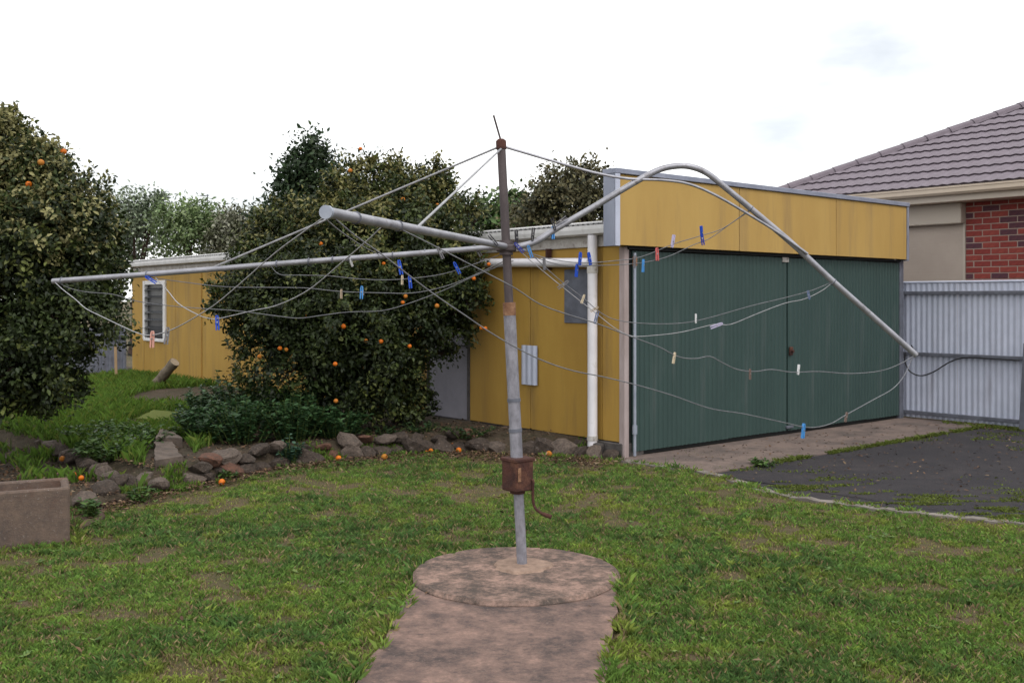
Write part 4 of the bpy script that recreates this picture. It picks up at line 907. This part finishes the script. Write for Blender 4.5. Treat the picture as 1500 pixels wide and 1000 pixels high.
# terrace grass
N = 76000; xx = rng.uniform(-8, -3.0, N); yy = rng.uniform(7.2, 20.5, N); u_, v_ = w2uv(xx, yy)
bareT = (np.hypot((xx+4.9)/1.0, (yy-15.8)/1.6) < 1)
ok = (u_ < -.1) & behind_stones(xx, yy) & (~((xx < -3.05) & (yy < 9.3-1.0*(xx+3.6))) | (vnoise(xx, yy, 3.5, 12) > .74)) & ~bareT & (np.abs(xx) < .62*yy) & ~((np.abs(xx+3.24+.34*(yy-9.6)) < .22) & (yy < 10.6)) & (np.hypot((xx+4.28)/.36, (yy-12.3)/.75) > 1); xx, yy = xx[ok], yy[ok]
wi = rng.integers(0, len(WALLP)-1, 9000); wt = rng.random((9000,1)); wp_ = np.array(WALLP)[wi]*(1-wt)+np.array(WALLP)[wi+1]*wt+rng.normal(0,.09,(9000,2))+np.array([0,.02]); wk = vnoise(wp_[:,0], wp_[:,1], 3.1, 15) > .70; n_main = len(xx); xx = np.r_[xx, wp_[wk,0]]; yy = np.r_[yy, wp_[wk,1]]
col = np.array([.085,.155,.022])*rng.uniform(.55, 1.4, (len(xx),1)); m_ = rng.random(len(xx)) < .2; col[m_] = np.array([.13,.17,.03])
tag(link('terrace_grass', blades(xx, yy, np.where(behind_stones(xx, yy), terr_z(xx, yy), 0), rng.uniform(.05,.17,len(xx))*np.where(np.arange(len(xx)) < n_main, 1, .42), col, .5, .006), 'blade'), 'long bright green grass on the garden terrace', 'grass', kind='stuff')
# moss and grass on the asphalt and in the joints
pts = []
for k in range(2600):
    t = random.random(); q = loc2w(.9+4.5*t, -1.16+random.gauss(0,.022)); 
    if vnoise(np.array([t*9]), np.array([0.]), 1.3, 3)[0] > .36: pts.append((q.x, q.y, random.uniform(.012,.045)))
for k in range(1800):
    q = loc2w(5.40-abs(random.gauss(0,.10)), random.uniform(-4.2,-.6)); pts.append((q.x, q.y, random.uniform(.01,.05)))
for k in range(9000):
    u0 = random.uniform(3.2, 6.0); v0 = random.uniform(-4.2, -.9); q = loc2w(u0, v0)
    if vnoise(np.array([q.x]), np.array([q.y]), 2.6, 6)[0]*.6+vnoise(np.array([q.x]), np.array([q.y]), 7, 7)[0]*.4 > .60-.18*max(0,(u0-5.0)): pts.append((q.x, q.y, random.uniform(.006,.02)))
for k in range(34000):
    x = random.uniform(1.8, 6); kyv = float(np.interp(x, kx, ky)); y = kyv+abs(random.gauss(0, .75))+.02
    if vnoise(np.array([x]), np.array([y]), 2.2, 9)[0]*.55+vnoise(np.array([x*.6]), np.array([y*2.5]), 6, 2)[0]*.45 > .60: pts.append((x, y, random.uniform(.005,.018)))
A = np.array(pts); col = np.array([.105,.135,.025])*rng.uniform(.6,1.4,(len(A),1))
tag(link('yard_moss', blades(A[:,0], A[:,1], np.full(len(A), .008), A[:,2], col, 1.2, .007), 'blade'), 'moss and thin grass creeping over the asphalt and joints', 'moss', kind='stuff')
# dry leaf litter by the stones and on the bed
n = 5200; t = rng.random(n); i = rng.integers(0, len(WALLP)-1, n); Wp = np.array(WALLP)
p = Wp[i]*(1-t[:,None])+Wp[i+1]*t[:,None]; x = p[:,0]+rng.normal(0,.12,n)-.1; y = p[:,1]-.1-np.abs(rng.normal(0,.28,n)); z = np.full(n,.016)
n_b = 9000; xb = rng.uniform(-7,.6,n_b); yb = rng.uniform(7.2,12.2,n_b); ub, vb = w2uv(xb, yb); kb_ = behind_stones(xb, yb) & (ub < -.05); xb, yb = xb[kb_], yb[kb_]; x = np.r_[x, xb]; y = np.r_[y, yb]; z = np.r_[z, terr_z(xb, yb)+.012]
n_t = 160; tl = rng.uniform(-1.08,-.06,n_t); tw_ = rng.uniform(.06,.37,n_t)
x = np.r_[x, -2.9+tl*math.cos(R(25))-tw_*math.sin(R(25))]; y = np.r_[y, 6.66+tl*math.sin(R(25))+tw_*math.cos(R(25))]; z = np.r_[z, np.full(n_t,.292)]
n_c = 3200; xb = rng.uniform(-6.5,-3.05,n_c); yb = rng.uniform(7.1,9.4,n_c); kb_ = behind_stones(xb, yb); x = np.r_[x, xb[kb_]]; y = np.r_[y, yb[kb_]]; z = np.r_[z, terr_z(xb[kb_], yb[kb_])+.015]
n_l = 160; x = np.r_[x, rng.uniform(-4,4,n_l)]; y = np.r_[y, rng.uniform(4,10,n_l)]; z = np.r_[z, np.full(n_l,.03)]
okl = ~beyond_kerb(x, y); x, y, z = x[okl], y[okl], z[okl]
n_a = 1500; xa = rng.uniform(1.6,6.5,n_a); ya = rng.uniform(5.5,13,n_a); ka = beyond_kerb(xa, ya-.1) & (w2uv(xa, ya)[0] < 5.35) & (w2uv(xa, ya)[1] < -.1); x = np.r_[x, xa[ka]]; y = np.r_[y, ya[ka]]; z = np.r_[z, np.full(ka.sum(), .02)]; n = len(x)
D = unit(n); D[:,2] *= .25
tag(link('leaf_litter', quad_leaves(np.stack([x,y,z+rng.uniform(0,.012,n)],1), D, unit(n)*.35+np.array([0,0,1]), rng.uniform(.018,.05,n), rng.uniform(.004,.013,n), pick([(.14,.085,.052),(.085,.052,.036),(.20,.145,.095),(.05,.034,.027)], n, [.3,.35,.12,.23], .3)), 'litter'), 'dry brown leaves and twigs scattered along the stone wall', 'leaf litter', kind='stuff')

nr = 420; ry = 3.6+7*rng.random(nr); rx = (rng.random(nr)*2-1)*(.6*ry+.6); okr = lawn_ok(rx, ry); rx, ry = rx[okr], ry[okr]; nr = len(rx)
k = 8; a = rng.uniform(0, 6.28, nr*k); P = np.stack([np.repeat(rx,k), np.repeat(ry,k), np.full(nr*k,.018)],1); D = np.stack([np.cos(a), np.sin(a), rng.uniform(.1,.7,nr*k)],1)
tag(link('lawn_weeds', quad_leaves(P, D, np.tile([0,0,1.],(nr*k,1))+unit(nr*k)*.3, rng.uniform(.015,.038,nr*k), rng.uniform(.004,.010,nr*k), pick([(.10,.17,.04),(.08,.14,.035),(.15,.20,.05)], nr*k, None, .3)), 'leaf'), 'broad leaved weed rosettes growing flat in the lawn', 'weeds', kind='stuff')
